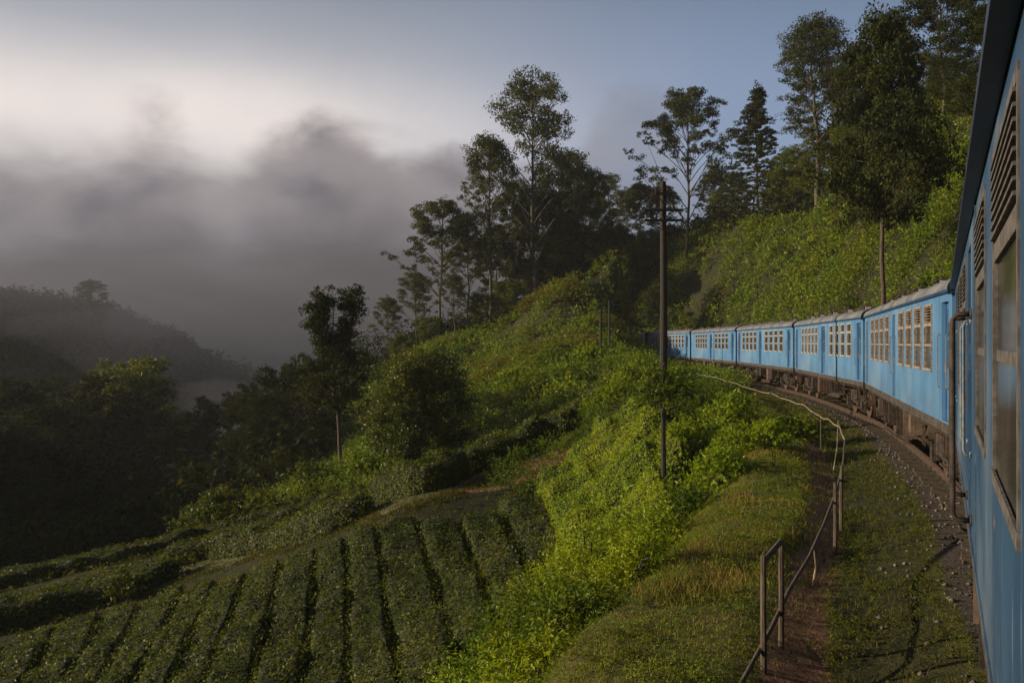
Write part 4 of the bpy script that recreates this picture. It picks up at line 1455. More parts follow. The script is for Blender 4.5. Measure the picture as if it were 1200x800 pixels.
put_tree('gumG', 955, 14, 90, 'tall gum with tufted side branches right of the pointed conifer', GE, wscale=1.25)
put_tree('gumF', 978, 70, 96, 'lesser gum close behind the tall tufted gum', GE, wscale=1.2)
put_tree('darkA', 1040, 6, 47, 'dense black green evergreen with a bare trunk rooted in the embankment', GE, Hw=7.6)
put_tree('gumE', 1108, -40, 66, 'tall dark gum at the top edge beside the nearest coach', GE, wscale=1.25)
put_tree('broadC', 1145, 10, 56, 'dark leafy tree partly hidden by the nearest coach', GE, wscale=1.2)
put_tree('broadC', 1085, 60, 74, 'dark leafy tree between the black green evergreen and the top edge gum', GE)
put_tree('broadC', 1000, 150, 96, 'dark leafy tree below left of the black green evergreen', GE)
for px, yt, Y, lab in [(930, 180, 98, 'bushy crest tree just left of the tall tufted gum'), (985, 150, 92, 'bushy crest tree just right of the tall tufted gum'),
                       (1025, 130, 84, 'bushy crest tree half hidden by the left side of the black green evergreen'), (1065, 110, 78, 'bushy crest tree half hidden by the right side of the black green evergreen'),
                       (1100, 95, 72, 'bushy crest tree below the dark gum at the top edge'), (1125, 80, 66, 'bushy crest tree touching the near coach roof line'),
                       (1003, 170, 86, 'low bushy tree on the crest left of the bare trunk of the evergreen')]:
    put_tree('broadB', px, yt, Y, lab, 'undergrowth trees along the embankment crest', wscale=1.2)
GV = 'trees on the valley side beyond the tea field'
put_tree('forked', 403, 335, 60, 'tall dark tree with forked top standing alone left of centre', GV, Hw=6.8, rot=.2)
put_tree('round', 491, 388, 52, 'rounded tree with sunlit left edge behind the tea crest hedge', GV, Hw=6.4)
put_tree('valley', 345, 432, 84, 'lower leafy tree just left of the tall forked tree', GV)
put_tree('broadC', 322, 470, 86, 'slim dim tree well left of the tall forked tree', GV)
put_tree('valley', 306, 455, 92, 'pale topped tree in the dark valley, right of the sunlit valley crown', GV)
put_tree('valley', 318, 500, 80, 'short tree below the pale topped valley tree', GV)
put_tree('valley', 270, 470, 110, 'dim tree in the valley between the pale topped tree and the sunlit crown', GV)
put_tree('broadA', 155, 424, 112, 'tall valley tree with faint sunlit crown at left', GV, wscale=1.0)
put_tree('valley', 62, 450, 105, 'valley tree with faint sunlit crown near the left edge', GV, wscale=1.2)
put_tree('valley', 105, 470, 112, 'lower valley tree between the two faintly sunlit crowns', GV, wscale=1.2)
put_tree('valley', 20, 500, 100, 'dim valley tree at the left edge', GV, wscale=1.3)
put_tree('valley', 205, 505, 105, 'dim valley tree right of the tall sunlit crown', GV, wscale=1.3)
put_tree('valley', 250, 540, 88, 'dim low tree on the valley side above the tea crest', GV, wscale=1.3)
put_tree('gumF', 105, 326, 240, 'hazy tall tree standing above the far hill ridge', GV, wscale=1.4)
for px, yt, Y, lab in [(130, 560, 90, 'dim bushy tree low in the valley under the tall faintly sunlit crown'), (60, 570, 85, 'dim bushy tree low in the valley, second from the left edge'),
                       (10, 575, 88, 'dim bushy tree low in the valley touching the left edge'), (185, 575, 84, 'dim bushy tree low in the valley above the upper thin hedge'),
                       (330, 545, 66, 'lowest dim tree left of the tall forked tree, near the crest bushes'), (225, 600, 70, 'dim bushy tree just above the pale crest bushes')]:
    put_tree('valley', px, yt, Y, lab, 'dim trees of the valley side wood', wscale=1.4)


# ------------------------------------------------------------------ tea hedges
def hedge(line, width, height, label, leafm='tea', group='tea hedge rows', leaf=.09, dens=.95, seed=0, cat='tea hedge', bumpy=.21):
    """line: points on the land (x, y); width: number or list"""
    r = np.random.default_rng(1000 + seed)
    line = np.array(line, float)
    seg = np.hypot(*np.diff(line, axis=0).T); s = np.concatenate([[0], np.cumsum(seg)])
    width = np.interp(s, np.linspace(0, s[-1], len(width)), width) if isinstance(width, (list, tuple, np.ndarray)) else np.full(len(s), width)
    n = max(int(s[-1] / .22), 6); u = np.linspace(0, s[-1], n)
    cx = np.interp(u, s, line[:, 0]); cy_ = np.interp(u, s, line[:, 1]); wd = np.interp(u, s, width)
    for _ in range(3):
        cx[1:-1] = (cx[:-2] + cx[1:-1] * 2 + cx[2:]) / 4; cy_[1:-1] = (cy_[:-2] + cy_[1:-1] * 2 + cy_[2:]) / 4
    tx = np.gradient(cx); ty = np.gradient(cy_); l = np.hypot(tx, ty); tx /= l; ty /= l
    m = 13
    v = np.linspace(-1, 1, m)
    hp = (1 - np.abs(v) ** 9)
    vv = np.sign(v) * np.abs(v) ** .62
    end = np.minimum(1, np.minimum(u, s[-1] - u) / .35) ** .5
    wob = (vnoise(u / 1.3, u * 0 + seed, 5) - .5) * .16
    X = cx[:, None] + ty[:, None] * (vv[None] * (wd[:, None] / 2 * (.86 + .14 * end[:, None])) + wob[:, None])
    Y = cy_[:, None] - tx[:, None] * (vv[None] * (wd[:, None] / 2 * (.86 + .14 * end[:, None])) + wob[:, None])
    hh = height * (.86 + .5 * (fbm(X, Y, 1.0, 3, 50 + seed) - .5) / .5 * bumpy * 3.4)
    Z = H(X, Y) - .08 + hh * hp[None] * end[:, None]
    V = np.stack([X, Y, Z], -1)
    idx = np.arange(n * m).reshape(n, m)
    Fb = np.stack([idx[:-1, :-1], idx[1:, :-1], idx[1:, 1:], idx[:-1, 1:]], -1).reshape(-1, 4)
    # leaves over the body
    a = V[:-1, :-1]; b = V[1:, :-1]; c = V[1:, 1:]; d = V[:-1, 1:]
    nr = np.cross(b - a, d - a); area = np.linalg.norm(nr, axis=-1); nr = unit(nr); nr = np.where(nr[..., 2:3] < 0, -nr, nr)
    pr = (area / area.sum()).ravel()
    dist = float(np.hypot(cx.mean(), cy_.mean()))
    lf = leaf * max(.8, min(2.2, dist / 24))
    N_ = int(area.sum() / (lf * lf * .28) * 1.05 * dens)
    k = r.choice(len(pr), N_, p=pr)
    i0, j0 = k // (m - 1), k % (m - 1)
    fu, fv = r.random((2, N_, 1))
    P = (a[i0, j0] * (1 - fu) + b[i0, j0] * fu) * (1 - fv) + (d[i0, j0] * (1 - fu) + c[i0, j0] * fu) * fv
    nn = nr[i0, j0]
    P = P + nn * (r.random((N_, 1)) ** 2 * .18 + .0)
    ll = lf * r.uniform(.55, 1.35, N_)
    Q = leaf_quads(P, nn + np.array([0, 0, .3]), ll, ll * .5, r, .6)
    LEAFCOUNT[0] += N_
    nb = len(V.reshape(-1, 3))
    VV = np.concatenate([V.reshape(-1, 3), Q.reshape(-1, 3)])
    o0 = VV[:nb].mean(0); o0[2] = VV[:nb, 2].min()
    root = empty('tea_hedge', tuple(o0)); tag(root, label, cat, group)
    link(bpy.data.objects.new('twigs', np_mesh('twigs', V.reshape(-1, 3) - o0, Fb, [M['hedgecore']], smooth_=True)), root)
    f = link(bpy.data.objects.new('foliage', quads_mesh('foliage', Q - o0, M[leafm])), root); f['kind'] = 'stuff'
    return root


def ext(p, q, y):
    """carry the line p-q on to row y"""
    t = (y - p[1]) / (q[1] - p[1]); return (p[0] + (q[0] - p[0]) * t, y)


GAPS = [((-75, 765), (-125, 830)), ((-20, 748), (-75, 830)), ((15, 738), (-45, 830)), ((75, 716), (0, 830)), ((124, 706), (50, 830)), ((169, 690), (92, 830)), ((219, 675), (133, 830)),
        ((255, 669), (180, 830)), ((291, 660), (222, 830)), ((332, 641), (288, 830)), ((375, 628), (352, 830)), ((436, 594), (474, 830)),
        ((490, 592), (530, 752)), ((538, 586), (580, 722)), ((584, 580), (622, 676)), ((634, 556), (652, 618))]
LAB = ['tea row cut by the left edge of the photo, lowest of the field', 'second tea row from the left edge, in deep shade',
       'third tea row from the left edge', 'fourth tea row from the left edge, topped by the dark crest hedge',
       'tea row ending just left of the small bare earth patch', 'tea row ending at the small bare earth patch',
       'first tea row right of the small bare earth patch', 'narrow tea row, second right of the small earth patch',
       'narrow tea row, third right of the small earth patch', 'broad tea row just left of the tree foot line with a dark right edge',
       'widest tea row in the middle of the field, split by a faint furrow', 'tea row right of the deepest dark furrow',
       'tea row below the left end of the brown road bank', 'tea row below the middle of the brown road bank',
       'short rightmost shaded tea row beneath the brown earth bank']
hit_gap = []
for a, b in GAPS:
    pts = []
    for t in np.linspace(0, 1, 7):
        px = a[0] + (b[0] - a[0]) * t; py = a[1] + (b[1] - a[1]) * t
        pts.append(hit(px, py + 7 * (1 - t), .62)[:2])
    hit_gap.append(np.array(pts))
for i in range(len(GAPS) - 1):
    A, B = hit_gap[i], hit_gap[i + 1]
    wd = np.linalg.norm(A - B, axis=1)
    # width across the row, not along the view
    ctr = (A + B) / 2; t = unit(np.gradient(ctr, axis=0)); dd = B - A
    wd = np.abs(dd[:, 0] * t[:, 1] - dd[:, 1] * t[:, 0])
    if i == 10:      # faint furrow: two rows
        M1 = (A + B) / 2 * .98 + A * .02 * 1
        hedge((A + M1) / 2, list(np.maximum(wd / 2 * .95, .4)), .72, 'left half of the wide middle tea row', seed=40)
        hedge((M1 + B) / 2, list(np.maximum(wd / 2 * .95, .4)), .74, 'right half of the wide middle tea row, beside the deepest furrow', seed=41)
        continue
    hedge(ctr, list(np.maximum(wd * .94, .45)), .72, LAB[i], seed=i)
# crest hedges beyond the road
CREST = [([(-60, 690), (60, 664), (150, 645), (240, 618), (330, 600), (430, 572)], 1.9, .9, 'uppermost long thin hedge along the left tea crest'),
         ([(-60, 728), (60, 700), (140, 680), (185, 662)], 3.0, 1.0, 'dark hedge band along the left edge below the uppermost hedge'),
         ([(190, 650), (260, 634), (340, 618), (400, 600), (436, 582)], 2.0, 1.05, 'dark rounded hedge just above the left end of the road'),
         ([(446, 574), (500, 560), (530, 548)], 1.7, 1.35, 'first crest hedge right of the tall forked tree'),
         ([(534, 546), (590, 528), (640, 506)], 1.7, 1.45, 'crest hedge behind the brown earth bank'),
         ([(642, 505), (672, 488), (700, 466), (722, 440)], 1.7, 1.4, 'highest crest hedge, climbing towards the railcar'),
         ([(470, 556), (540, 528), (600, 512), (650, 494), (690, 462)], 1.2, .7, 'thin sunlit hedge just behind the crest hedges')]
for i, (pp, wd, hh, lab) in enumerate(CREST):
    L_ = [hit(*p, .5)[:2] for p in pp]
    hedge(L_, wd, hh, lab, seed=60 + i, leaf=.08, group='crest hedges along the field road', leafm='tea' if i < 6 else 'weed')
# the brighter rows under the ledge
BR = [([(655, 548), (672, 575), (690, 610), (700, 640)], 1.7, 1.1, 'leafy bright row right of the shaded tea rows'),
      ([(690, 512), (715, 545), (735, 580), (750, 620)], 1.9, 1.2, 'second bright leafy row, left of the pole foot'),
      ([(722, 480), (748, 505), (762, 530), (770, 556)], 1.9, 1.2, 'bright leafy row running to the pole foot')]
for i, (pp, wd, hh, lab) in enumerate(BR):
    L_ = [hit(*p, .8, 19.0)[:2] for p in pp]
    hedge(L_, wd, hh, lab, seed=80 + i, leaf=.07, group='bright leafy rows below the ledge', leafm='bright', bumpy=.36, dens=1.5, cat='tea hedge')


# ------------------------------------------------------------------ shrubs
def shrub(px, py, rad, hgt, label, leafm='bright', leaf=.092, dens=.55, seed=0, up=None, name='leafy_shrub', group='bright shrubs below the footpath ledge', Y=None):
    r = np.random.default_rng(3000 + seed)
    if Y is None:
        x, y, z = hit(px, py, hgt * .5)
    else:
        x, y = (px - 600) / F * Y, Y
        z = float(H(x, y))
    dist = math.hypot(x, y); lf = leaf * max(.85, min(3.4, dist / 16))
    nl = 16
    th = r.random(nl) * 6.28; rr = rad * .68 * np.sqrt(r.random(nl))
    C = np.stack([x + rr * np.cos(th), y + rr * np.sin(th), np.zeros(nl)], -1)
    lr = rad * r.uniform(.20, .40, nl)
    C[:, 2] = np.minimum(H(C[:, 0], C[:, 1]), z + .4) + hgt * (1 - .8 * (rr / rad) ** 2) * r.uniform(.35, .9, nl)
    area = 4 * np.pi * (lr ** 2).sum()
    n = int(area / (lf * lf * .3) * .22 * dens)
    k = r.choice(nl, n, p=lr ** 2 / (lr ** 2).sum())
    D = unit(r.normal(0, 1, (n, 3)) + np.array([0, 0, .35]))
    P = C[k] + D * lr[k][:, None] * r.uniform(.75, 1.0, n)[:, None]
    ok = P[:, 2] > H(P[:, 0], P[:, 1]) - .1
    P = P[ok]; D = unit(D[ok] + np.array([0, 0, .55]) + r.normal(0, .35, (ok.sum(), 3)))
    Q = sprigs(P, D, r.uniform(.15, .55, len(P)) * (.6 + hgt * .3), 7, r, lf * 1.1, lf * .36)
    LEAFCOUNT[0] += len(Q)
    o0 = np.array([x, y, z])
    root = empty(name, (x, y, z)); tag(root, label, 'shrub', group)
    st = []
    for c, q in zip(C, lr):
        b = np.array([x + (c[0] - x) * .35, y + (c[1] - y) * .35, 0]); b[2] = float(H(b[0], b[1])) - .1
        st.append((np.array([b, (b + c) / 2 + r.normal(0, .06, 3), c, c + unit(r.normal(0, 1, 3) + np.array([0, 0, 1.5])) * q * .8]) - o0, np.array([.03, .022, .014, .006])))
    V, Fc = tubes_np(st, 5)
    l = link(bpy.data.objects.new('stems', np_mesh('stems', V, Fc, [M['bark']])), root); l['kind'] = 'stuff'
    f = link(bpy.data.objects.new('foliage', quads_mesh('foliage', Q - o0, M[leafm])), root); f['kind'] = 'stuff'
    return root


SH = [(682, 612, 14, 1.1, 'largest bright yellow green shrub, centre bottom beside the tea rows'),
      (640, 655, 13, 1.0, 'bright shrub left of and below the largest one, at the tea row ends'),
      (600, 702, 12, .95, 'bright shrub at the tea row ends, third from the largest towards the bottom'),
      (552, 762, 11, .85, 'dim shrub cropped by the bottom edge at the tea field corner'),
      (738, 606, 16, 1.0, 'bright shrub right of the largest one, just below the pole foot'),
      (650, 728, 10.6, .75, 'bright shrub near the bottom edge, against the grassy ledge bank'),
      (600, 775, 9.6, .7, 'bright shrub cropped by the bottom edge left of the grassy bank'),
      (722, 655, 12.4, .8, 'small bright shrub leaning on the ledge bank'),
      (782, 590, 18, 1.0, 'bright shrub at the ledge rim, right of the pole foot'),
      (826, 552, 20.5, 1.1, 'bright feathery shrub on the rim above the pole foot shrubs'),
      (878, 512, 24, 1.2, 'broad bright bush bulging over the ledge near the fence bend'),
      (925, 496, 27, 1.1, 'bright bush nearest the fence bend'),
      (855, 474, 31, 1.5, 'bright bush behind the broad bulging bush'),
      (808, 498, 27, 1.4, 'bright bush right of the pole, in the middle of the slope'),
      (800, 453, 40, 1.6, 'bright bush under the middle of the train'),
      (742, 424, 52, 2.0, 'dense bush mound hiding the foot of the railcar'),
      (775, 440, 44, 1.6, 'bright bush at the pole where it meets the train'),
      (776, 432, 33, 1.25, 'bush wrapped round the foot of the utility pole'),
      (722, 458, 42, 1.7, 'bright bush left of the pole below the railcar'),
      (700, 408, 68, 2.2, 'sunlit bush on the slope left of the railcar'),
      (650, 412, 70, 2.4, 'sunlit bush in the middle of the spur foot'),
      (600, 440, 66, 2.2, 'sunlit bush at the left of the spur foot'),
      (665, 442, 58, 1.9, 'sunlit bush below the spur foot bushes')]
for i, (px, pt, Y_, rad, lab) in enumerate(SH):
    zg = float(H((px - 600) / F * Y_, Y_)); zt = EYE - (pt - HY) / F * Y_
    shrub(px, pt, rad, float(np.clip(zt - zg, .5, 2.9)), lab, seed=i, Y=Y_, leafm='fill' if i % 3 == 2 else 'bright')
for i, s_ in enumerate([(265, 598, 2.2, 1.9, 'pale leafy bush poking over the left crest hedge', 'mid'), (225, 612, 1.6, 1.2, 'small leafy bush left of the pale leafy bush on the crest', 'mid'),
                        (300, 592, 1.8, 1.4, 'leafy bush right of the pale leafy bush on the crest', 'mid'), (360, 565, 2.0, 1.5, 'bush at the foot of the tall forked tree, left side', 'mid'),
                        (425, 550, 1.8, 1.3, 'bush between the tall forked tree and the rounded tree', 'weed'), (150, 690, .9, .9, 'ragged tea bush at the left end of the road', 'tea'),
                        (205, 665, .8, .7, 'ragged tea bush beside the small earth patch', 'tea')]):
    shrub(*s_[:5], leafm=s_[5], seed=200 + i, group='bushes along the tea crest')

EB = [(800, 345, 104, 1.6, 'leafy bush at the far left foot of the right embankment'), (835, 300, 108, 2.0, 'leafy bush at the upper left end of the right embankment'),
      (862, 320, 92, 1.7, 'leafy bush halfway up the embankment over the fourth coach'), (885, 268, 98, 2.2, 'dark bush on the crest below the pointed conifer'),
      (925, 245, 88, 2.0, 'bush on the embankment crest left of the tufted gum'), (960, 262, 78, 1.9, 'bush below the tufted gum on the upper embankment'),
      (990, 215, 84, 2.2, 'bush on the crest left of the black green evergreen'), (1000, 290, 60, 1.4, 'bush low on the embankment over the second coach'),
      (1065, 215, 62, 1.9, 'bush right of the black green evergreen near the crest'), (1085, 275, 48, 1.3, 'bush low on the embankment beside the near coach roof'),
      (1105, 205, 58, 2.0, 'bush on the crest nearest to the near coach'), (930, 320, 70, 1.4, 'bush low on the embankment over the third coach')]
for i, (px, py, Y_, rad, lab) in enumerate(EB):
    shrub(px, py, rad, rad * 1.05, lab, leafm=('weed', 'mid', 'mid2')[i % 3], seed=300 + i, Y=Y_, group='bushes on the right embankment')

# ------------------------------------------------------------------ ground cover
def cover(name, label, region, N_, leafm, leaf, seed, k=5, ln=.35, up=.6, cat='ground cover', prefer=None, cluster=1.1, per=14, rc=.7):
    """region(x, y, d) -> acceptance 0..1, sampled over a box around the place"""
    r = np.random.default_rng(seed)
    x0, x1, y0, y1 = prefer
    out = []
    got = 0
    while got < N_ // per:
        x = r.uniform(x0, x1, 60000); y = r.uniform(y0, y1, 60000)
        d = samp(GD, x, y)
        dist = np.hypot(x, y)
        p = region(x, y, d) * np.clip((cluster_ref / np.maximum(dist, 8)) ** 1.5, 0, 1)
        nz = fbm(x, y, cluster, 2, seed)
        p = p * np.clip((nz - .36) * 6, .12, 1) * .12
        m = r.random(60000) < p
        out.append(np.stack([x[m], y[m]], -1)); got += m.sum()
        if len(out) > 400: break
    P = np.concatenate(out)[:N_ // per]
    x, y = P.T
    nrm = Hn(x, y, .6)
    z = H(x, y)
    dist = np.hypot(x, y)
    sc_ = np.clip(dist / 30, .55, 3.0)
    C = np.stack([x, y, z], -1)
    rr = rc * np.clip(sc_, .7, 1.6) * r.uniform(.45, 1.25, len(x))
    C = np.repeat(C, per, 0); nrm = np.repeat(nrm, per, 0); rr = np.repeat(rr, per); sc_ = np.repeat(sc_, per)
    Dm = unit(r.normal(0, 1, nrm.shape) + nrm * 1.1 + np.array([0, 0, .35]))
    Pz = C + Dm * (rr * r.uniform(.75, 1.05, len(rr)))[:, None]
    x = Pz[:, 0]
    D = unit(Dm * .8 + r.normal(0, .4, nrm.shape) + np.array([0, 0, up]))
    lf = leaf * sc_
    Q = sprigs(Pz, D, ln * np.clip(sc_, .7, 1.8) * r.uniform(.5, 1.3, len(x)), k, r, lf, lf * .42)
    LEAFCOUNT[0] += len(Q)
    o = link(bpy.data.objects.new(name, quads_mesh(name, Q, M[leafm], name != 'slope_undergrowth')))
    tag(o, label, cat, kind='stuff')
    return o


cluster_ref = 34
onpath = lambda d: 1 - .9 * (np.abs(d + 3.35) < .27)
far_ok = lambda x, y: (np.abs(x) < .75 * y + 6)
cover('embankment_weeds', 'dense yellow green weeds and creepers covering the steep embankment right of the train',
      lambda x, y, d: ((d > 3.6) & (d < 19) & far_ok(x, y)) * np.where(d < 16, 1, .5), 66000, 'weed', .115, 11, k=4, prefer=(6, 60, 14, 125), cluster=2.2, rc=.75)
cover('embankment_creepers', 'brownish creepers and ferns patching the upper embankment',
      lambda x, y, d: ((d > 6) & (d < 18) & far_ok(x, y)) * sstep(fbm(x, y, 7, 2, 77), .5, .62), 15000, 'weed2', .115, 12, k=4, prefer=(6, 60, 14, 125), cluster=1.3)
cover('spur_undergrowth', 'olive ferns and undergrowth covering the spur and slope left of the cutting',
      lambda x, y, d: ((d < -2.6) & (y > 48 + 4 * (x > 2)) & (y < 118) & (x > -14 - (y - 44) * .22)) * 1.0, 52000, 'weed', .112, 13, k=4, prefer=(-34, 16, 44, 118), cluster=2.2, rc=.7)
cover('spur_creepers', 'brown tinted creepers on the steep face of the spur',
      lambda x, y, d: ((d < -2.6) & (y > 70) & (y < 100)) * sstep(fbm(x, y, 5, 2, 78), .45, .6), 10000, 'weed2', .11, 14, k=4, prefer=(-10, 14, 70, 100), cluster=1.3)
cluster_ref = 14
cover('slope_undergrowth', 'bright leafy undergrowth covering the slope below the footpath ledge',
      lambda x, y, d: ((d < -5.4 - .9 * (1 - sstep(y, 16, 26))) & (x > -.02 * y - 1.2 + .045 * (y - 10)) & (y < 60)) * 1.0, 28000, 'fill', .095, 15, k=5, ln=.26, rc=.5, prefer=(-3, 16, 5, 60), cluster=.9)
cover('ledge_weeds', 'low broad leaved weeds on the ledge and between the fence and the track',
      lambda x, y, d: ((d > -6.6) & (d < -1.7)) * np.where(d > -3.6, .9, .55) * np.where(d > -2.5, .6, 1) * onpath(d), 30000, 'lowweed', .055, 16, k=4, ln=.09, rc=.09, per=6, prefer=(-1, 16, 3.5, 60), cluster=.6)
cover('bank_weeds', 'olive leafy weeds over the grassy ledge and its bank below the footpath',
      lambda x, y, d: ((d > -6.8) & (d < -3.8)) * .9, 18000, 'weed', .055, 18, k=4, ln=.10, prefer=(-1, 16, 3.5, 50), cluster=.7, rc=.11, per=6)
cover('track_weeds', 'sparse weeds growing among the sleepers',
      lambda x, y, d: ((d > -2.2) & (d < 1)) * .6, 5000, 'lowweed', .045, 17, k=4, ln=.09, rc=.05, per=5, prefer=(-1, 18, 3.5, 60), cluster=.7)


def grass(name, label, region, N_, mat_, hgt, seed, box, cl=.5, lean=.35):
    r = np.random.default_rng(seed)
    out = []; got = 0
    while got < N_ and len(out) < 300:
        x = r.uniform(box[0], box[1], 80000); y = box[2] + (box[3] - box[2]) * r.random(80000) ** 1.6
        d = samp(GD, x, y)
        p = region(x, y, d) * np.clip((fbm(x, y, cl, 3, seed) - .30) * 5, .04, 1)
        m = r.random(80000) < p
        out.append(np.stack([x[m], y[m]], -1)); got += m.sum()
    P = np.concatenate(out)[:N_]; x, y = P.T; n = len(x)
    z = H(x, y) - .01
    dist = np.hypot(x, y); s = np.clip(dist / 12, .8, 2.2)
    h = hgt * r.uniform(.4, 1.3, n) * (.5 + fbm(x, y, 1.3, 2, seed + 3))
    a = r.random(n) * 6.28
    wv = np.stack([np.cos(a), np.sin(a), 0 * a], -1) * (.0055 * s)[:, None]
    base = np.stack([x, y, z], -1)
    ln = np.stack([r.normal(0, lean, n), r.normal(0, lean, n), np.zeros(n)], -1) * h[:, None]
    up = np.stack([np.zeros(n), np.zeros(n), h], -1)
    mid = base + up * .55 + ln * .35
    tip = base + up * .95 + ln
    V = np.stack([base - wv, base + wv, mid + wv * .7, tip, mid - wv * .7], 1)
    Fq = (np.arange(n)[:, None] * 5 + np.array([0, 1, 2, 4])); Ft = (np.arange(n)[:, None] * 5 + np.array([4, 2, 3]))
    me = np_mesh(name, V.reshape(-1, 3), [Fq, Ft], [M[mat_]])
    o = link(bpy.data.objects.new(name, me)); tag(o, label, 'grass', kind='stuff')
    LEAFCOUNT[0] += n * 1.5
    return o


grass('ledge_grass', 'short tufted grass covering the ledge beside the footpath', lambda x, y, d: ((d > -6.8) & (d < -3.0)) * onpath(d) * 1.0, 60000, 'grass', .05, 21, (-2, 16, 4, 50))
grass('verge_grass', 'rough grass on the verge between the fence and the ballast', lambda x, y, d: ((d > -3.6) & (d < -1.8)) * .8, 11000, 'verge', .09, 22, (0, 18, 4, 70))
grass('dry_grass', 'straw coloured grass tufts along the fence line', lambda x, y, d: ((d > -5.3) & (d < -3.3)) * onpath(d) * sstep(fbm(x, y, 2.2, 2, 91), .5, .62), 8000, 'straw', .13, 23, (0, 18, 8, 75))
grass('road_edge_grass', 'short grass along the field road', lambda x, y, d: (1 - sstep(polydist(x, y, ROADP), 1.4, 2.6)) * sstep(polydist(x, y, ROADP), .7, 1.5), 22000, 'verge', .12, 24, (-20, 6, 28, 52))

grass('road_grass', 'thin trodden grass on the field road', lambda x, y, d: (1 - sstep(polydist(x, y, ROADP), .8, 1.6)) * .35, 9000, 'verge', .07, 25, (-20, 6, 28, 52))

cover('tea_floor_weeds', 'low weeds on the earth between the tea hedges and the field road',
      lambda x, y, d: (polydist(x, y, ROADP) < 9) * (polydist(x, y, ROADP) > 1.5) * 1.0, 9000, 'lowweed', .075, 19, k=4, ln=.12, prefer=(-32, 8, 27, 54), cluster=1.0, rc=.14, per=6)

# ------------------------------------------------------------------ woods far away: one mass each
def far_wood(name, label, region, N_, seed, box, size=(2.2, 4.5), leafm='wood'):
    r = np.random.default_rng(seed)
    x = r.uniform(box[0], box[1], N_ * 6); y = r.uniform(box[2], box[3], N_ * 6)
    m = region(x, y) > r.random(N_ * 6)
    x = x[m][:N_]; y = y[m][:N_]; n = len(x)
    z = H(x, y); s = r.uniform(*size, n)
    K = 20 if name == 'hill_forest' else (16 if name == 'unseen_ridge_wood' else 44)
    D = unit(r.normal(0, 1, (n, K, 3)) + np.array([0, 0, .25]))
    el_ = np.stack([s * .62, s * .62, s * 1.05], -1)[:, None]
    P = np.stack([x, y, z + s * .9], -1)[:, None] + D * el_ * r.uniform(.55, 1.05, (n, K, 1)) * (1 + .25 * np.sin(D[..., 0:1] * 5 + s[:, None, None]))
    lf = np.repeat(s * (.46 if name in ('hill_forest', 'unseen_ridge_wood') else .21), K)
    Q = leaf_quads(P.reshape(-1, 3), D.reshape(-1, 3) + np.array([0, 0, .3]), lf, lf * .7, r, .5)
    LEAFCOUNT[0] += len(Q)
    o = link(bpy.data.objects.new(name, quads_mesh(name, Q, M[leafm], True))); tag(o, label, 'wood', kind='stuff')
    return o


inview = lambda x, y: (x > -.68 * y - 5) & (x < .1 * y)
far_wood('hill_forest', 'dark forest covering the hazy hill across the valley', lambda x, y: inview(x, y) * 1.0 * (y > 150), 5000, 31, (-210, -40, 150, 300), (1.6, 3.2))
far_wood('valley_wood', 'dark wood filling the valley below the tea field', lambda x, y: inview(x, y) * (x < -14 - .1 * (y - 50)) * (y > 56), 2300, 32, (-120, -8, 56, 170), (1.6, 3.4))
far_wood('unseen_ridge_wood', 'added wood on the unseen ridge left of the valley, shading it', lambda x, y: 1.0 * (x < -.8 * y - 20), 900, 34, (-170, -92, -40, 60), (2.5, 4.5))  # out of view, added to throw shade over the valley
far_wood('spur_wood', 'low dark undergrowth beneath the gum trees behind the spur', lambda x, y: 1.0 * (samp(GD, x, y) < -5) * (y > 104) * (x > -22) + 1.0 * (samp(GD, x, y) > 12) * (x > -5), 1500, 33, (-25, 40, 96, 150), (1.0, 2.4))

# ------------------------------------------------------------------ haze
b = MB(); b.box(-905, 905, -505, 1005, float(GZ.min()) - 1.5, 72.0)
hz = bpy.data.materials.new('morning haze'); hz.use_nodes = True
hn = hz.node_tree
for n in list(hn.nodes): hn.nodes.remove(n)
pv = N(hn, 'ShaderNodeVolumePrincipled')
pv.inputs['Color'].default_value = (.86, .89, .95, 1)
pv.inputs['Density'].default_value = .00022
pv.inputs['Anisotropy'].default_value = 0.0
ho = N(hn, 'ShaderNodeOutputMaterial'); hn.links.new(pv.outputs[0], ho.inputs['Volume'])
o = b.build('haze', [hz]); tag(o, kind='stuff'); o['label'] = 'pale morning haze filling the valley'; o['category'] = 'haze'

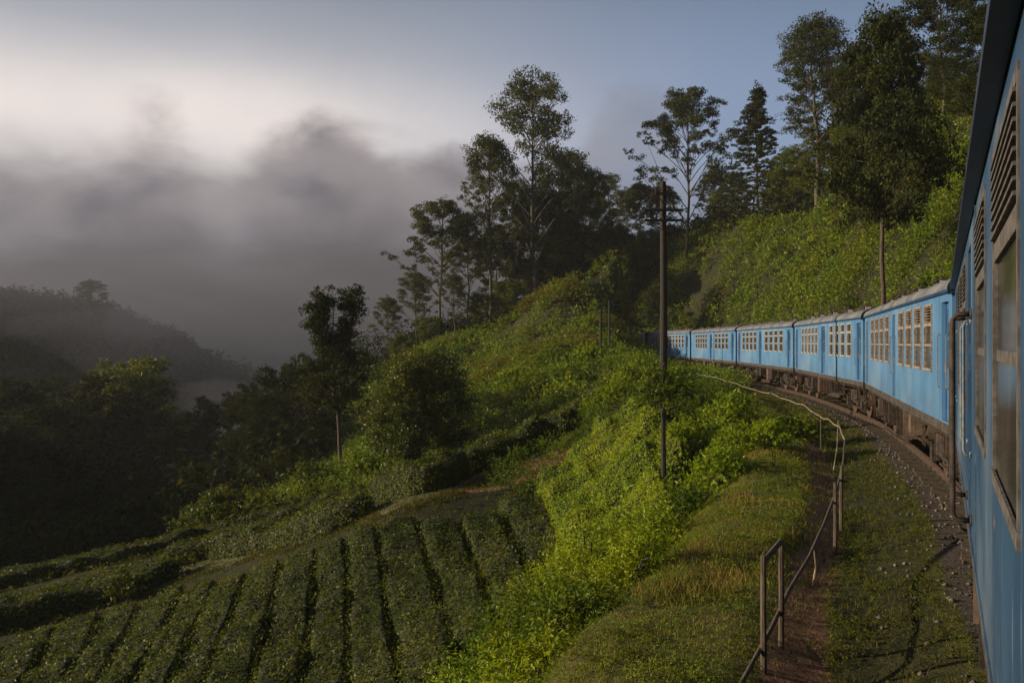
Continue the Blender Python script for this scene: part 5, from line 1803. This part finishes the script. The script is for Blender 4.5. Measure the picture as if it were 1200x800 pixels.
# banks of valley mist lying behind and against the far hill: closed bodies of even density
def mist(x, y, z, rx, ry, rz, dens, lab, c=.22):
    u = np.linspace(0, np.pi, 19); v = np.linspace(0, 2 * np.pi, 36, endpoint=False)
    U, Vv = np.meshgrid(u, v, indexing='ij')
    D = np.stack([np.sin(U) * np.cos(Vv), np.sin(U) * np.sin(Vv), np.cos(U)], -1)
    k = 1 + .22 * np.sin(3 * D[..., 0] * 1.7 + x) * np.sin(4 * D[..., 1] + y) + .12 * np.sin(7 * D[..., 0] + 5 * D[..., 2])
    P = D * k[..., None] * np.array([rx, ry, rz])
    idx = np.arange(19 * 36).reshape(19, 36)
    Fc = np.stack([idx[:-1], idx[1:], np.roll(idx, -1, 1)[1:], np.roll(idx, -1, 1)[:-1]], -1).reshape(-1, 4)
    m = bpy.data.materials.new('valley mist'); m.use_nodes = True; n = m.node_tree
    for q in list(n.nodes): n.nodes.remove(q)
    p = N(n, 'ShaderNodeVolumePrincipled'); p.inputs['Color'].default_value = (c * .92, c * .95, c * 1.2, 1); p.inputs['Density'].default_value = dens
    oo = N(n, 'ShaderNodeOutputMaterial'); n.links.new(p.outputs[0], oo.inputs['Volume'])
    o = link(bpy.data.objects.new('mist', np_mesh('mist', P.reshape(-1, 3), Fc, [m]))); o.location = (x, y, z)
    tag(o, lab, 'mist', kind='stuff')


mist(-95, 335, -4, 170, 75, 40, .0065, 'grey mist bank behind the far hill across the valley')
mist(-150, 350, 18, 120, 60, 26, .004, 'upper veil of mist behind the far hill at the left')
mist(-30, 345, 14, 110, 60, 30, .004, 'upper veil of mist behind the gap right of the far hill')
mist(10, 300, -12, 115, 80, 34, .006, 'grey mist bank filling the gap between the far hill and the spur trees')
mist(-118, 226, 14, 70, 26, 12, .007, 'thin mist drifting over the crest of the far hill', .30)
mist(-85, 232, 2, 40, 24, 14, .010, 'thin mist trailing down the right shoulder of the far hill', .30)
mist(-50, 200, -22, 42, 34, 14, .005, 'thin mist in the dark valley below the far hill', .42)
